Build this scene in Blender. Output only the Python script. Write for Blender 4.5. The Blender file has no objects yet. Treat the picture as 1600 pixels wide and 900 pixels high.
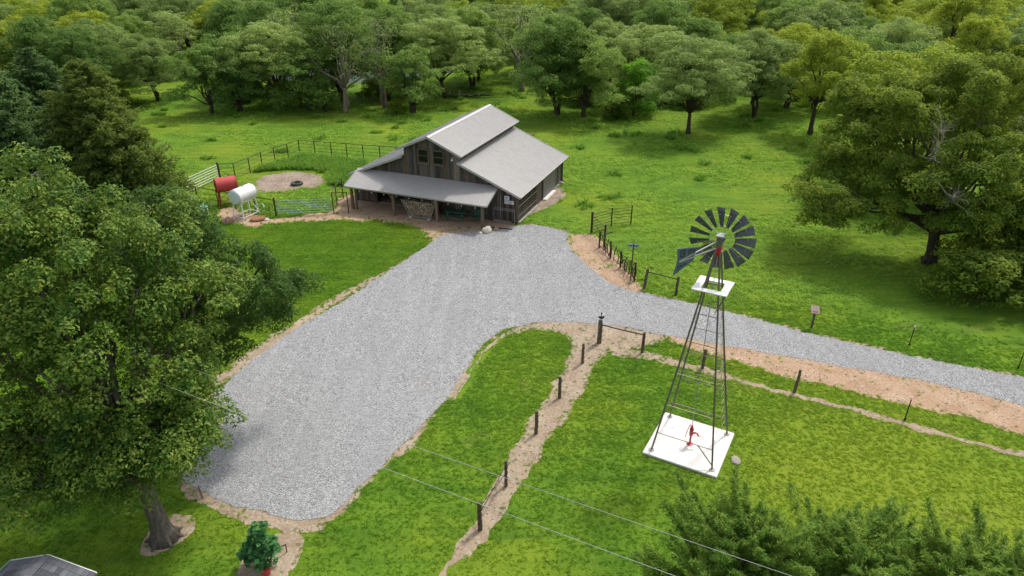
import bpy, bmesh, math, random
import numpy as np
from mathutils import Vector, Matrix, noise
from mathutils.geometry import tessellate_polygon

R = math.radians
random.seed(7)
rng = np.random.default_rng(11)
scene = bpy.context.scene
COL = scene.collection

# ------------------------------------------------------------------ camera
cd = bpy.data.cameras.new("camera")
cam = bpy.data.objects.new("camera", cd)
COL.objects.link(cam)
cam.location = (0, 0, 21.0)
cam.rotation_euler = (R(90 - 27.3), 0, 0)
cd.sensor_width = 36.0
cd.lens = 24.3
cd.clip_start = 0.1
cd.clip_end = 3000
scene.camera = cam

# ------------------------------------------------------------------ sky and sun
SUN_EL = 56.0
sun_h = Vector((0.66, 0.75, 0)).normalized()
sun_dir = Vector((sun_h.x * math.cos(R(SUN_EL)), sun_h.y * math.cos(R(SUN_EL)), math.sin(R(SUN_EL))))
world = bpy.data.worlds.new("World")
scene.world = world
world.use_nodes = True
wn = world.node_tree
wn.nodes.clear()
sky = wn.nodes.new("ShaderNodeTexSky")
sky.sky_type = 'NISHITA'
sky.sun_disc = False
sky.sun_elevation = R(SUN_EL)
sky.sun_rotation = math.atan2(sun_h.x, sun_h.y)
sky.air_density = 1.3
sky.dust_density = 3.0
sky.ozone_density = 1.0
bg = wn.nodes.new("ShaderNodeBackground")
bg.inputs['Strength'].default_value = 0.15
wo = wn.nodes.new("ShaderNodeOutputWorld")
veil = wn.nodes.new("ShaderNodeHueSaturation")     # thin cloud veil: the same sky, paler
veil.inputs['Saturation'].default_value = 0.45
wn.links.new(sky.outputs[0], veil.inputs['Color'])
wn.links.new(veil.outputs[0], bg.inputs['Color'])
wn.links.new(bg.outputs[0], wo.inputs['Surface'])
sl = bpy.data.lights.new("sun", 'SUN')
sl.energy = 2.2
sl.angle = R(5)        # thin high cloud: soft-edged shadows
sl.color = (1.0, 0.955, 0.88)
sun = bpy.data.objects.new("sun", sl)
COL.objects.link(sun)
sun.location = (40, 40, 80)
sun.rotation_euler = (-sun_dir).to_track_quat('-Z', 'Y').to_euler()
scene.view_settings.view_transform = 'Standard'
scene.view_settings.look = 'None'
scene.view_settings.exposure = 0.52
scene.view_settings.gamma = 1.0
scene.view_settings.use_curve_mapping = False
scene.render.engine = 'CYCLES'
scene.cycles.max_bounces = 6
scene.cycles.transparent_max_bounces = 4
scene.cycles.use_denoising = True

# ------------------------------------------------------------------ material helpers
MATS = {}


class NB:
    def __init__(self, name):
        self.m = bpy.data.materials.new(name)
        self.m.use_nodes = True
        self.t = self.m.node_tree
        self.t.nodes.clear()
        self.out = self.t.nodes.new("ShaderNodeOutputMaterial")

    def n(self, typ, props=None, **inp):
        nd = self.t.nodes.new("ShaderNode" + typ)
        for k, v in (props or {}).items():
            setattr(nd, k, v)
        for k, v in inp.items():
            key = int(k[1:]) if k[0] == '_' else k.replace('__', ' ')
            self.s(nd.inputs[key], v)
        return nd

    def s(self, sock, v):
        if isinstance(v, bpy.types.NodeSocket):
            self.t.links.new(v, sock)
        elif isinstance(v, bpy.types.Node):
            self.t.links.new(v.outputs[0], sock)
        else:
            sock.default_value = v

    def noise(self, vec, scale, detail=4, rough=0.55, dist=0.0):
        return self.n("TexNoise", Vector=vec, Scale=scale, Detail=detail, Roughness=rough, Distortion=dist).outputs[0]

    def ramp(self, fac, stops):
        nd = self.n("ValToRGB", Fac=fac)
        e = nd.color_ramp.elements
        while len(e) < len(stops):
            e.new(0.5)
        for i, (p, c) in enumerate(stops):
            e[i].position = p
            e[i].color = (c[0], c[1], c[2], 1) if not isinstance(c, (int, float)) else (c, c, c, 1)
        return nd.outputs[0]

    def mix(self, fac, a, b, mode='MIX'):
        nd = self.t.nodes.new("ShaderNodeMix")
        nd.data_type = 'RGBA'
        nd.blend_type = mode
        self.s(nd.inputs[0], fac)
        for i, v in ((6, a), (7, b)):
            if isinstance(v, tuple):
                v = (v[0], v[1], v[2], 1)
            self.s(nd.inputs[i], v)
        return nd.outputs[2]

    def math(self, op, a, b=0.0, c=0.0):
        nd = self.n("Math", {'operation': op}, _0=a, _1=b, _2=c)
        return nd.outputs[0]

    def mapping(self, vec, scale=(1, 1, 1), rot=(0, 0, 0)):
        return self.n("Mapping", Vector=vec, Scale=scale, Rotation=rot).outputs[0]

    def bump(self, h, strength=0.5, dist=0.02):
        return self.n("Bump", Strength=strength, Distance=dist, Height=h).outputs[0]

    def bsdf(self, color, rough=0.8, metal=0.0, normal=None, spec=0.3):
        nd = self.n("BsdfPrincipled")
        if isinstance(color, tuple):
            color = (color[0], color[1], color[2], 1)
        self.s(nd.inputs['Base Color'], color)
        self.s(nd.inputs['Roughness'], rough)
        self.s(nd.inputs['Metallic'], metal)
        self.s(nd.inputs['Specular IOR Level'], spec)
        if normal is not None:
            self.s(nd.inputs['Normal'], normal)
        return nd.outputs[0]

    def done(self, sh):
        self.s(self.out.inputs['Surface'], sh)
        MATS[self.m.name] = self.m
        return self.m

    def wpos(self):
        return self.n("NewGeometry").outputs['Position']

    def obj(self):
        return self.n("TexCoord").outputs['Object']

    def rnd(self):
        return self.n("ObjectInfo").outputs['Random']


def grass_colour(b, pos, for_blade=False):
    """shared by the ground sheet and the tufts: patches of fresh, yellowed and worn grass"""
    big = b.noise(pos, 0.10, 3, 0.5)
    mid = b.noise(pos, 0.42, 6, 0.7)
    streak = b.noise(b.mapping(pos, (0.16, 1.5, 1), (0, 0, R(28))), 0.9, 5, 0.62, 0.5)
    c = b.ramp(mid, [(0.32, (0.095, 0.215, 0.017)), (0.50, (0.155, 0.295, 0.023)), (0.70, (0.240, 0.370, 0.030))])
    c = b.mix(b.ramp(big, [(0.42, 0.0), (0.66, 0.75)]), c, (0.310, 0.385, 0.030))
    c = b.mix(b.ramp(streak, [(0.47, 0.0), (0.66, 0.8)]), c, (0.095, 0.210, 0.018))
    dx = b.n("VectorMath", {'operation': 'DISTANCE'}, _0=pos, _1=(17.5, 20.5, 0.0)).outputs['Value']
    dry = b.math('ADD', b.math('MULTIPLY', dx, -0.10), b.math('MULTIPLY', streak, 1.1))
    c = b.mix(b.ramp(b.math('ADD', dry, 0.75), [(0.35, 0.0), (0.75, 0.6)]), c, (0.330, 0.400, 0.034))
    worn = b.noise(pos, 0.27, 6, 0.7, 0.6)
    c = b.mix(b.ramp(worn, [(0.60, 0.0), (0.74, 0.55)]), c, (0.38, 0.35, 0.13))
    return c


def m_ground():
    b = NB("grass_ground")
    p = b.wpos()
    c = grass_colour(b, p)
    fine = b.noise(p, 9.0, 5, 0.75)
    vf = b.noise(p, 30.0, 3, 0.7)
    f = b.math('MULTIPLY', b.math('ADD', b.math('MULTIPLY', fine, 0.9), 0.4), b.math('ADD', b.math('MULTIPLY', vf, 0.9), 0.30))
    col = b.mix(1.0, c, b.n("CombineColor", _0=f, _1=f, _2=f).outputs[0], 'MULTIPLY')
    bare = b.noise(p, 0.9, 7, 0.75, 0.4)
    col = b.mix(b.ramp(bare, [(0.66, 0.0), (0.74, 0.7)]), col, (0.30, 0.235, 0.14))
    h = b.math('ADD', fine, b.math('MULTIPLY', b.noise(p, 2.2, 4, 0.6), 0.9))
    b.done(b.bsdf(col, 0.9, normal=b.bump(h, 0.75, 0.09), spec=0.1))


def m_blade(name, tint, amt):
    b = NB(name)
    c = grass_colour(b, b.wpos())
    c = b.mix(amt, c, tint)
    v = b.math('ADD', b.math('MULTIPLY', b.rnd(), 0.55), 0.88)
    c = b.mix(1.0, c, b.n("CombineColor", _0=v, _1=v, _2=v).outputs[0], 'MULTIPLY')
    d = b.bsdf(c, 0.7, spec=0.15)
    t = b.n("BsdfTranslucent", Color=c)
    b.done(b.n("MixShader", _0=0.45, _1=d, _2=t.outputs[0]).outputs[0])


def m_leaf(name, dark, mid, light, trans=0.32, hue_noise=0.35, spec=0.14, rough=0.6):
    b = NB(name)
    p = b.wpos()
    nz = b.noise(p, hue_noise, 3, 0.5)
    nf = b.n("TexWhiteNoise", {'noise_dimensions': '3D'}, Vector=b.n("VectorMath", {'operation': 'SNAP'}, _0=p, _1=(0.22, 0.22, 0.22)).outputs[0]).outputs[0]
    f = b.math('ADD', b.math('MULTIPLY', nz, 0.55), b.math('MULTIPLY', nf, 0.30))
    f = b.math('ADD', f, b.math('MULTIPLY', b.math('SUBTRACT', b.rnd(), 0.5), 0.36))
    f = b.math('ADD', f, 0.08)
    gain = 1.55
    dark, mid, light = [tuple(x * gain for x in q) for q in (dark, mid, light)]
    c = b.ramp(f, [(0.22, dark), (0.5, mid), (0.80, light)])
    d = b.bsdf(c, rough, spec=spec)
    t = b.n("BsdfTranslucent", Color=b.mix(0.55, c, tuple(x * 1.25 for x in light)))
    b.done(b.n("MixShader", _0=min(0.5, trans + 0.14), _1=d, _2=t.outputs[0]).outputs[0])


def m_gravel():
    b = NB("gravel")
    p = b.wpos()
    vo = b.n("TexVoronoi", {'feature': 'F1'}, Vector=p, Scale=24.0)
    vo2 = b.n("TexVoronoi", {'feature': 'F1'}, Vector=p, Scale=11.0)
    cellv = b.n("SeparateColor", _0=vo.outputs['Color']).outputs[0]
    cellw = b.n("SeparateColor", _0=vo2.outputs['Color']).outputs[1]
    c = b.ramp(cellv, [(0.0, (0.10, 0.10, 0.10)), (0.3, (0.315, 0.317, 0.317)), (0.7, (0.445, 0.447, 0.447)), (1.0, (0.66, 0.66, 0.66))])
    c = b.mix(0.30, c, b.ramp(cellw, [(0.0, (0.15, 0.15, 0.15)), (1.0, (0.42, 0.42, 0.415))]))
    shade = b.ramp(vo.outputs['Distance'], [(0.35, 1.0), (0.75, 0.55)])
    c = b.mix(1.0, c, shade, 'MULTIPLY')
    big = b.noise(b.mapping(p, (1.0, 0.42, 1), (0, 0, R(22))), 0.5, 6, 0.7, 1.0)
    c = b.mix(b.ramp(big, [(0.42, 0.0), (0.66, 0.62)]), c, (0.250, 0.252, 0.256))
    lane = b.noise(b.mapping(p, (1.2, 0.12, 1), (0, 0, R(22))), 0.5, 4, 0.6, 2.2)
    c = b.mix(b.ramp(lane, [(0.47, 0.0), (0.68, 0.15)]), c, (0.50, 0.50, 0.49))
    spots = b.noise(p, 1.9, 6, 0.7, 0.5)
    c = b.mix(b.ramp(spots, [(0.55, 0.0), (0.72, 0.5)]), c, (0.185, 0.180, 0.170))
    tan = b.noise(p, 0.33, 6, 0.65, 0.5)
    c = b.mix(b.ramp(tan, [(0.60, 0.0), (0.78, 0.42)]), c, (0.34, 0.295, 0.24))
    h = b.math('SUBTRACT', 1.0, vo.outputs['Distance'])
    h = b.math('ADD', h, b.math('MULTIPLY', big, 1.5))
    b.done(b.bsdf(c, 0.9, normal=b.bump(h, 0.8, 0.035), spec=0.2))


def m_stone(name, lo, hi):
    b = NB(name)
    r = b.rnd()
    c = b.ramp(r, [(0.0, lo), (1.0, hi)])
    nz = b.noise(b.obj(), 6.0, 4, 0.6)
    c = b.mix(b.math('MULTIPLY', nz, 0.5), c, tuple(x * 0.6 for x in lo))
    b.done(b.bsdf(c, 0.85, normal=b.bump(nz, 0.4, 0.03)))


def m_dirt(name, a, c2, peb=0.3):
    b = NB(name)
    p = b.wpos()
    n1 = b.noise(p, 0.8, 6, 0.65, 0.4)
    n2 = b.noise(p, 7.0, 5, 0.7)
    c = b.mix(b.ramp(n1, [(0.35, 0.0), (0.68, 1.0)]), a, c2)
    c = b.mix(b.math('MULTIPLY', b.ramp(n2, [(0.45, 0.0), (0.7, 1.0)]), 0.55), c, tuple(x * 0.55 for x in a))
    vo = b.n("TexVoronoi", Vector=p, Scale=14.0)
    cv = b.n("SeparateColor", _0=vo.outputs['Color']).outputs[0]
    c = b.mix(b.math('MULTIPLY', b.ramp(cv, [(0.86, 0.0), (0.9, 1.0)]), peb), c, (0.5, 0.47, 0.43))
    gr = b.noise(p, 1.6, 6, 0.75, 0.6)
    c = b.mix(b.ramp(gr, [(0.62, 0.0), (0.72, 0.6)]), c, (0.13, 0.17, 0.04))
    b.done(b.bsdf(c, 0.95, normal=b.bump(b.math('ADD', n1, n2), 0.6, 0.05), spec=0.1))


def m_board(name, cols, grain=(14, 14, 1.0), rough=0.85):
    b = NB(name)
    r = b.rnd()
    o = b.obj()
    off = b.n("VectorMath", {'operation': 'ADD'}, _0=o, _1=b.n("CombineXYZ", _0=b.math('MULTIPLY', r, 37.0), _1=b.math('MULTIPLY', r, 91.0), _2=0.0).outputs[0]).outputs[0]
    g = b.noise(b.mapping(off, grain), 2.0, 6, 0.7, 0.3)
    k = len(cols)
    c = b.ramp(b.math('FRACT', b.math('MULTIPLY', r, 7.31)), [(i / (k - 1), cols[i]) for i in range(k)])
    sc = b.ramp(g, [(0.32, 0.42), (0.5, 1.0), (0.7, 1.45)])
    c = b.mix(1.0, c, sc, 'MULTIPLY')
    b.done(b.bsdf(c, rough, normal=b.bump(g, 0.4, 0.02), spec=0.15))


def m_paint(name, col, rough=0.5, metal=0.0, wear=None, wfac=0.5, wscale=3.0, spec=0.4):
    b = NB(name)
    o = b.wpos()
    nz = b.noise(o, wscale, 6, 0.7, 0.3)
    c = b.mix(b.math('MULTIPLY', b.ramp(nz, [(0.45, 0.0), (0.72, 1.0)]), wfac), col, wear or tuple(x * 0.6 for x in col))
    fine = b.noise(o, wscale * 9, 3, 0.6)
    c = b.mix(b.math('MULTIPLY', fine, 0.25), c, tuple(x * 0.5 for x in col))
    rr = b.math('ADD', b.math('MULTIPLY', nz, 0.25), rough - 0.12)
    b.done(b.bsdf(c, rr, metal, b.bump(fine, 0.12, 0.01), spec))


def m_bark(name, a, c2, sc=3.0):
    b = NB(name)
    o = b.obj()
    g = b.noise(b.mapping(o, (3.0, 3.0, 0.6)), sc, 6, 0.75, 0.5)
    c = b.ramp(g, [(0.32, a), (0.66, c2)])
    b.done(b.bsdf(c, 0.95, normal=b.bump(g, 0.9, 0.06), spec=0.1))


m_ground()
m_blade("lawn_blade", (0.18, 0.34, 0.02), 0.2)
m_blade("pasture_blade", (0.34, 0.52, 0.085), 0.55)
m_blade("weed_blade", (0.15, 0.30, 0.05), 0.6)
m_gravel()
m_stone("gravel_stone", (0.15, 0.15, 0.15), (0.52, 0.52, 0.51))
m_stone("boulder_pale", (0.50, 0.46, 0.37), (0.56, 0.52, 0.44))
m_stone("boulder_brown", (0.30, 0.18, 0.13), (0.36, 0.24, 0.18))
m_stone("boulder_grey", (0.26, 0.22, 0.19), (0.36, 0.32, 0.28))
m_dirt("dirt_tan", (0.265, 0.195, 0.130), (0.385, 0.305, 0.220))
m_dirt("dirt_orange", (0.34, 0.215, 0.130), (0.43, 0.305, 0.205), 0.35)
m_dirt("dirt_mulch", (0.205, 0.150, 0.110), (0.34, 0.270, 0.205), 0.5)
m_leaf("maple_leaf", (0.010, 0.042, 0.008), (0.034, 0.086, 0.011), (0.170, 0.222, 0.036), 0.20, 0.9, 0.2, 0.5)
m_leaf("maple_leaf_dark", (0.012, 0.044, 0.008), (0.040, 0.092, 0.012), (0.155, 0.205, 0.032), 0.22, 0.9, 0.2, 0.5)
m_leaf("locust_leaf", (0.050, 0.092, 0.026), (0.118, 0.178, 0.048), (0.245, 0.305, 0.088), 0.32, 0.6)
m_leaf("elm_leaf", (0.032, 0.078, 0.018), (0.080, 0.150, 0.032), (0.185, 0.255, 0.052), 0.30, 0.6)
m_leaf("yellow_leaf", (0.075, 0.125, 0.014), (0.145, 0.200, 0.020), (0.250, 0.290, 0.032), 0.36, 0.25)
m_leaf("vine_leaf", (0.040, 0.120, 0.012), (0.085, 0.210, 0.018), (0.165, 0.290, 0.026), 0.34, 0.5)
m_leaf("hedge_leaf", (0.028, 0.070, 0.011), (0.085, 0.138, 0.017), (0.220, 0.255, 0.030), 0.30, 0.5)
m_leaf("cedar_olive", (0.034, 0.062, 0.013), (0.082, 0.122, 0.024), (0.175, 0.215, 0.040), 0.26, 0.6)
m_leaf("cedar_blue", (0.032, 0.070, 0.022), (0.068, 0.122, 0.040), (0.140, 0.205, 0.065), 0.28, 0.6)
m_leaf("juniper_green", (0.030, 0.085, 0.015), (0.084, 0.172, 0.026), (0.225, 0.300, 0.060), 0.28, 0.9)
m_leaf("shrub_leaf", (0.020, 0.075, 0.022), (0.050, 0.140, 0.045), (0.140, 0.250, 0.105), 0.2, 2.5)
m_bark("bark_maple", (0.055, 0.045, 0.036), (0.190, 0.165, 0.140))
m_bark("bark_dark", (0.030, 0.024, 0.018), (0.105, 0.085, 0.065))
m_bark("bark_pale", (0.12, 0.095, 0.07), (0.30, 0.25, 0.20))
m_bark("dead_wood", (0.22, 0.19, 0.16), (0.42, 0.38, 0.34))
m_board("barn_board", [(0.050, 0.045, 0.042), (0.100, 0.088, 0.078), (0.160, 0.138, 0.118), (0.040, 0.037, 0.036), (0.150, 0.100, 0.070), (0.070, 0.064, 0.060), (0.230, 0.190, 0.150)])
m_board("old_post", [(0.10, 0.075, 0.055), (0.15, 0.115, 0.085), (0.08, 0.065, 0.052)])
m_board("porch_post", [(0.17, 0.12, 0.08), (0.24, 0.17, 0.115), (0.14, 0.11, 0.085)])
m_board("grey_plank", [(0.20, 0.185, 0.165), (0.26, 0.24, 0.21)])
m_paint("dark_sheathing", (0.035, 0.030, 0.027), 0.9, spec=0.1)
m_paint("roof_metal", (0.41, 0.392, 0.372), 0.42, 0.15, (0.33, 0.312, 0.295), 0.6, 1.4)
m_paint("trim_metal", (0.42, 0.405, 0.385), 0.5, 0.1)
m_paint("grey_door", (0.185, 0.175, 0.160), 0.7, 0.0, (0.12, 0.11, 0.10), 0.6, 2.0)
m_paint("rust_pipe", (0.085, 0.048, 0.036), 0.8, 0.2, (0.035, 0.026, 0.024), 0.7, 5.0)
m_paint("dark_iron", (0.045, 0.036, 0.032), 0.75, 0.3, (0.12, 0.055, 0.035), 0.5, 6.0)
m_paint("galvanised", (0.42, 0.44, 0.44), 0.45, 0.5, (0.28, 0.29, 0.29), 0.5, 4.0)
m_paint("gate_green", (0.27, 0.42, 0.36), 0.45, 0.2, (0.36, 0.42, 0.38), 0.5, 4.0)
m_paint("gate_white", (0.74, 0.73, 0.69), 0.5, 0.0, (0.50, 0.45, 0.38), 0.5, 4.0)
m_paint("white_paint", (0.76, 0.76, 0.74), 0.45, 0.0, (0.52, 0.44, 0.36), 0.38, 3.5)
m_paint("tank_end", (0.60, 0.68, 0.72), 0.45, 0.0, (0.5, 0.55, 0.57), 0.4, 2.5)
m_paint("red_paint", (0.50, 0.050, 0.050), 0.55, 0.0, (0.36, 0.12, 0.09), 0.75, 3.5)
m_paint("dark_red", (0.26, 0.022, 0.026), 0.55, 0.0)
m_paint("pump_red", (0.50, 0.016, 0.030), 0.4, 0.0, (0.30, 0.02, 0.03), 0.4, 6)
m_paint("concrete_white", (0.70, 0.675, 0.635), 0.85, 0.0, (0.50, 0.46, 0.40), 0.6, 1.6, 0.2)
m_paint("concrete_grey", (0.40, 0.385, 0.355), 0.9, 0.0, (0.30, 0.28, 0.25), 0.7, 1.5, 0.2)
m_paint("tower_steel", (0.17, 0.155, 0.14), 0.6, 0.4, (0.12, 0.075, 0.055), 0.6, 4.0)
m_paint("brass_steel", (0.42, 0.39, 0.27), 0.55, 0.3)
m_paint("blade_steel", (0.095, 0.100, 0.112), 0.5, 0.35, (0.15, 0.16, 0.18), 0.6, 3.0)
m_paint("vane_blue", (0.075, 0.125, 0.195), 0.5, 0.3, (0.16, 0.21, 0.27), 0.5, 4.0)
m_paint("letter_black", (0.012, 0.014, 0.018), 0.6)
m_paint("sign_white", (0.72, 0.73, 0.75), 0.5)
m_paint("sign_blue", (0.30, 0.36, 0.45), 0.5, 0.2)
m_paint("tyre_rubber", (0.055, 0.053, 0.052), 0.85, 0.0, (0.16, 0.145, 0.13), 0.6, 3.0)
m_paint("green_furniture", (0.030, 0.115, 0.070), 0.5, 0.0, (0.05, 0.15, 0.10), 0.5, 4.0)
m_paint("lid_green", (0.16, 0.40, 0.26), 0.5)
m_paint("rust_plate", (0.30, 0.155, 0.075), 0.85, 0.2, (0.20, 0.09, 0.05), 0.6, 3.0)
m_paint("shingle_grey", (0.115, 0.115, 0.125), 0.9, 0.0, (0.075, 0.08, 0.09), 0.6, 6.0, 0.15)
m_paint("reddish_board", (0.38, 0.27, 0.24), 0.8, 0.0, (0.50, 0.40, 0.34), 0.6, 8.0)
m_paint("cable_grey", (0.50, 0.50, 0.48), 0.5, 0.2)
m_paint("bulb_glass", (0.75, 0.76, 0.78), 0.2)
b = NB("window_glass")
b.done(b.bsdf((0.010, 0.014, 0.012), 0.15, 0.0, spec=0.2))
b = NB("pond_water")
b.done(b.bsdf((0.10, 0.13, 0.13), 0.06, 0.0, b.bump(b.noise(b.wpos(), 1.2, 3, 0.5), 0.15, 0.05), 1.0))
b = NB("log_end")
_r = b.rnd()
_vo = b.n("TexVoronoi", Vector=b.wpos(), Scale=7.0)
_c = b.ramp(b.n("SeparateColor", _0=_vo.outputs['Color']).outputs[0], [(0.0, (0.17, 0.12, 0.085)), (0.5, (0.30, 0.225, 0.16)), (1.0, (0.46, 0.38, 0.29))])
b.done(b.bsdf(_c, 0.9, spec=0.1))
b = NB("shingle_tab")
_r = b.rnd()
_c = b.ramp(_r, [(0.0, (0.085, 0.088, 0.10)), (1.0, (0.175, 0.178, 0.19))])
_n = b.noise(b.wpos(), 60.0, 3, 0.7)
_c = b.mix(1.0, _c, b.ramp(_n, [(0.3, 0.6), (0.7, 1.3)]), 'MULTIPLY')
b.done(b.bsdf(_c, 0.95, spec=0.1))


# ------------------------------------------------------------------ mesh helpers
class MB:
    def __init__(self):
        self.v = []
        self.f = []

    def add(self, vs, fs):
        o = len(self.v)
        self.v += [tuple(p) for p in vs]
        self.f += [tuple(i + o for i in q) for q in fs]
        return self

    def box(self, c, s, m=None):
        x, y, z = (k / 2 for k in s)
        vs = [Vector((a * x, b_ * y, d * z)) for a in (-1, 1) for b_ in (-1, 1) for d in (-1, 1)]
        if m is not None:
            vs = [m @ p for p in vs]
        c = Vector(c)
        return self.add([p + c for p in vs], [(0, 1, 3, 2), (4, 6, 7, 5), (0, 4, 5, 1), (2, 3, 7, 6), (0, 2, 6, 4), (1, 5, 7, 3)])

    def bar(self, p0, p1, w, h):
        """rectangular bar along p0-p1"""
        p0, p1 = Vector(p0), Vector(p1)
        d = (p1 - p0)
        q = d.to_track_quat('Z', 'Y').to_matrix()
        return self.box((p0 + p1) / 2, (w, h, d.length), q)

    def tube(self, p0, p1, r0, r1=None, n=8, cap=True):
        return self.path([p0, p1], [r0, r0 if r1 is None else r1], n, cap)

    def path(self, pts, rad, n=8, cap=True):
        pts = [Vector(p) for p in pts]
        if isinstance(rad, (int, float)):
            rad = [rad] * len(pts)
        o = len(self.v)
        up = None
        for i, p in enumerate(pts):
            a = pts[max(0, i - 1)]
            c = pts[min(len(pts) - 1, i + 1)]
            t = (c - a).normalized()
            if up is None:
                up = Vector((0, 0, 1)) if abs(t.z) < 0.9 else Vector((1, 0, 0))
            x = t.cross(up).normalized()
            y = x.cross(t).normalized()
            up = y
            for k in range(n):
                an = 2 * math.pi * k / n
                q = p + (x * math.cos(an) + y * math.sin(an)) * rad[i]
                self.v.append((q.x, q.y, q.z))
        for i in range(len(pts) - 1):
            for k in range(n):
                a = o + i * n + k
                b_ = o + i * n + (k + 1) % n
                self.f.append((a, b_, b_ + n, a + n))
        if cap:
            self.f.append(tuple(o + k for k in range(n - 1, -1, -1)))
            e = o + (len(pts) - 1) * n
            self.f.append(tuple(e + k for k in range(n)))
        return self

    def prism(self, poly, z0, z1, axis=None):
        """polygon (list of (a,b)) extruded; axis maps (a,b,c)->xyz"""
        ax = axis or (lambda a, b_, c: (a, b_, c))
        n = len(poly)
        vs = [ax(p[0], p[1], z0) for p in poly] + [ax(p[0], p[1], z1) for p in poly]
        fs = [tuple(range(n - 1, -1, -1)), tuple(range(n, 2 * n))]
        fs += [(i, (i + 1) % n, (i + 1) % n + n, i + n) for i in range(n)]
        return self.add(vs, fs)

    def mesh(self, name, mat, smooth=False):
        me = bpy.data.meshes.new(name)
        me.from_pydata(self.v, [], self.f)
        me.materials.append(MATS[mat])
        bm = bmesh.new()
        bm.from_mesh(me)
        bmesh.ops.recalc_face_normals(bm, faces=bm.faces)
        bm.to_mesh(me)
        bm.free()
        if smooth:
            me.polygons.foreach_set("use_smooth", [True] * len(me.polygons))
        return me

    def build(self, name, mat, parent=None, smooth=False, **kw):
        return link(name, self.mesh(name, mat, smooth), parent, **kw)


def link(name, data, parent=None, loc=None, mat4=None, scale=None):
    o = bpy.data.objects.new(name, data)
    COL.objects.link(o)
    if parent is not None:
        o.parent = parent
    if mat4 is not None:
        o.matrix_local = mat4
    if loc is not None:
        o.location = loc
    if scale is not None:
        o.scale = scale
    return o


def tag(o, label=None, cat=None, group=None, kind=None):
    if label:
        o["label"] = label
    if cat:
        o["category"] = cat
    if group:
        o["group"] = group
    if kind:
        o["kind"] = kind
    return o


def thing(name, label, cat, loc=(0, 0, 0), rz=0.0, group=None):
    o = bpy.data.objects.new(name, None)
    COL.objects.link(o)
    o.empty_display_size = 0.3
    o.location = loc
    o.rotation_euler = (0, 0, rz)
    return tag(o, label, cat, group)


def copy_tree(src, label=None, group=None):
    def rec(s, parent):
        c = s.copy()
        COL.objects.link(c)
        if parent is not None:
            c.parent = parent
        for ch in KIDS.get(s.name, []):
            rec(ch, c)
        return c
    c = rec(src, None)
    if label:
        c["label"] = label
    if group:
        c["group"] = group
    return c


KIDS = {}


def note_children(root):
    KIDS.clear()
    for o in COL.objects:
        if o.parent is not None:
            KIDS.setdefault(o.parent.name, []).append(o)


_unit = {}


def unit_box(mat):
    if mat not in _unit:
        _unit[mat] = MB().box((0, 0, 0), (1, 1, 1)).mesh("plank", mat)
    return _unit[mat]


def piece(name, parent, c, s, mat, rot=None):
    o = link(name, unit_box(mat), parent)
    o.location = c
    o.scale = s
    if rot:
        o.rotation_euler = rot
    return o


def stick(name, parent, p0, p1, w, h, mat):
    """a shared unit plank stretched between two points"""
    p0, p1 = Vector(p0), Vector(p1)
    d = p1 - p0
    o = link(name, unit_box(mat), parent)
    o.rotation_mode = 'QUATERNION'
    o.rotation_quaternion = d.to_track_quat('Z', 'Y')
    o.location = (p0 + p1) / 2
    o.scale = (w, h, d.length)
    return o


def np_mesh(name, verts, faces, mat, smooth=False):
    """fast mesh from numpy arrays: verts (n,3), faces (m,k)"""
    me = bpy.data.meshes.new(name)
    n, (m, k) = len(verts), faces.shape
    me.vertices.add(n)
    me.vertices.foreach_set("co", np.ascontiguousarray(verts, dtype=np.float32).ravel())
    me.loops.add(m * k)
    me.loops.foreach_set("vertex_index", np.ascontiguousarray(faces, dtype=np.int32).ravel())
    me.polygons.add(m)
    me.polygons.foreach_set("loop_start", np.arange(0, m * k, k, dtype=np.int32))
    me.polygons.foreach_set("loop_total", np.full(m, k, dtype=np.int32))
    if smooth:
        me.polygons.foreach_set("use_smooth", np.ones(m, dtype=bool))
    me.update(calc_edges=True)
    me.materials.append(MATS[mat])
    return me


# ------------------------------------------------------------------ ground
def resample(poly, step):
    out = []
    n = len(poly)
    for i in range(n):
        a = Vector(poly[i])
        b_ = Vector(poly[(i + 1) % n])
        k = max(1, int((b_ - a).length / step))
        for j in range(k):
            out.append(a.lerp(b_, j / k))
    return out


def smooth_poly(poly, it=2):
    p = [Vector(q) for q in poly]
    for _ in range(it):
        o = []
        for i in range(len(p)):
            a, b_ = p[i], p[(i + 1) % len(p)]
            o += [a.lerp(b_, 0.25), a.lerp(b_, 0.75)]
        p = o
    return p


def ragged(poly, step=0.22, amp=0.14, grow=0.0, seed=0, freq=1.0, it=2):
    p = resample(smooth_poly(poly, it), step)
    n = len(p)
    area = sum(p[i].x * p[(i + 1) % n].y - p[(i + 1) % n].x * p[i].y for i in range(n))
    sg = 1 if area > 0 else -1
    out = []
    for i in range(n):
        t = (p[(i + 1) % n] - p[i - 1])
        nr = Vector((t.y, -t.x)).normalized() * sg
        q = Vector((p[i].x * freq, p[i].y * freq, seed * 7.7))
        d = noise.noise(q * 0.7) * 1.2 + noise.noise(q * 2.6) * 0.7 + noise.noise(q * 7) * 0.4
        out.append(p[i] + nr * (grow + amp * d))
    return out


def sheet(name, poly, z, mat):
    tri = tessellate_polygon([[Vector((p.x, p.y, 0)) for p in poly]])
    me = bpy.data.meshes.new(name)
    me.from_pydata([(p.x, p.y, z) for p in poly], [], [tuple(t) for t in tri])
    bm = bmesh.new()
    bm.from_mesh(me)
    bmesh.ops.recalc_face_normals(bm, faces=bm.faces)
    if bm.faces and sum(f.normal.z for f in bm.faces) < 0:
        bmesh.ops.reverse_faces(bm, faces=bm.faces)
    bm.to_mesh(me)
    bm.free()
    me.materials.append(MATS[mat])
    return tag(link(name, me), kind="structure")


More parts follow.
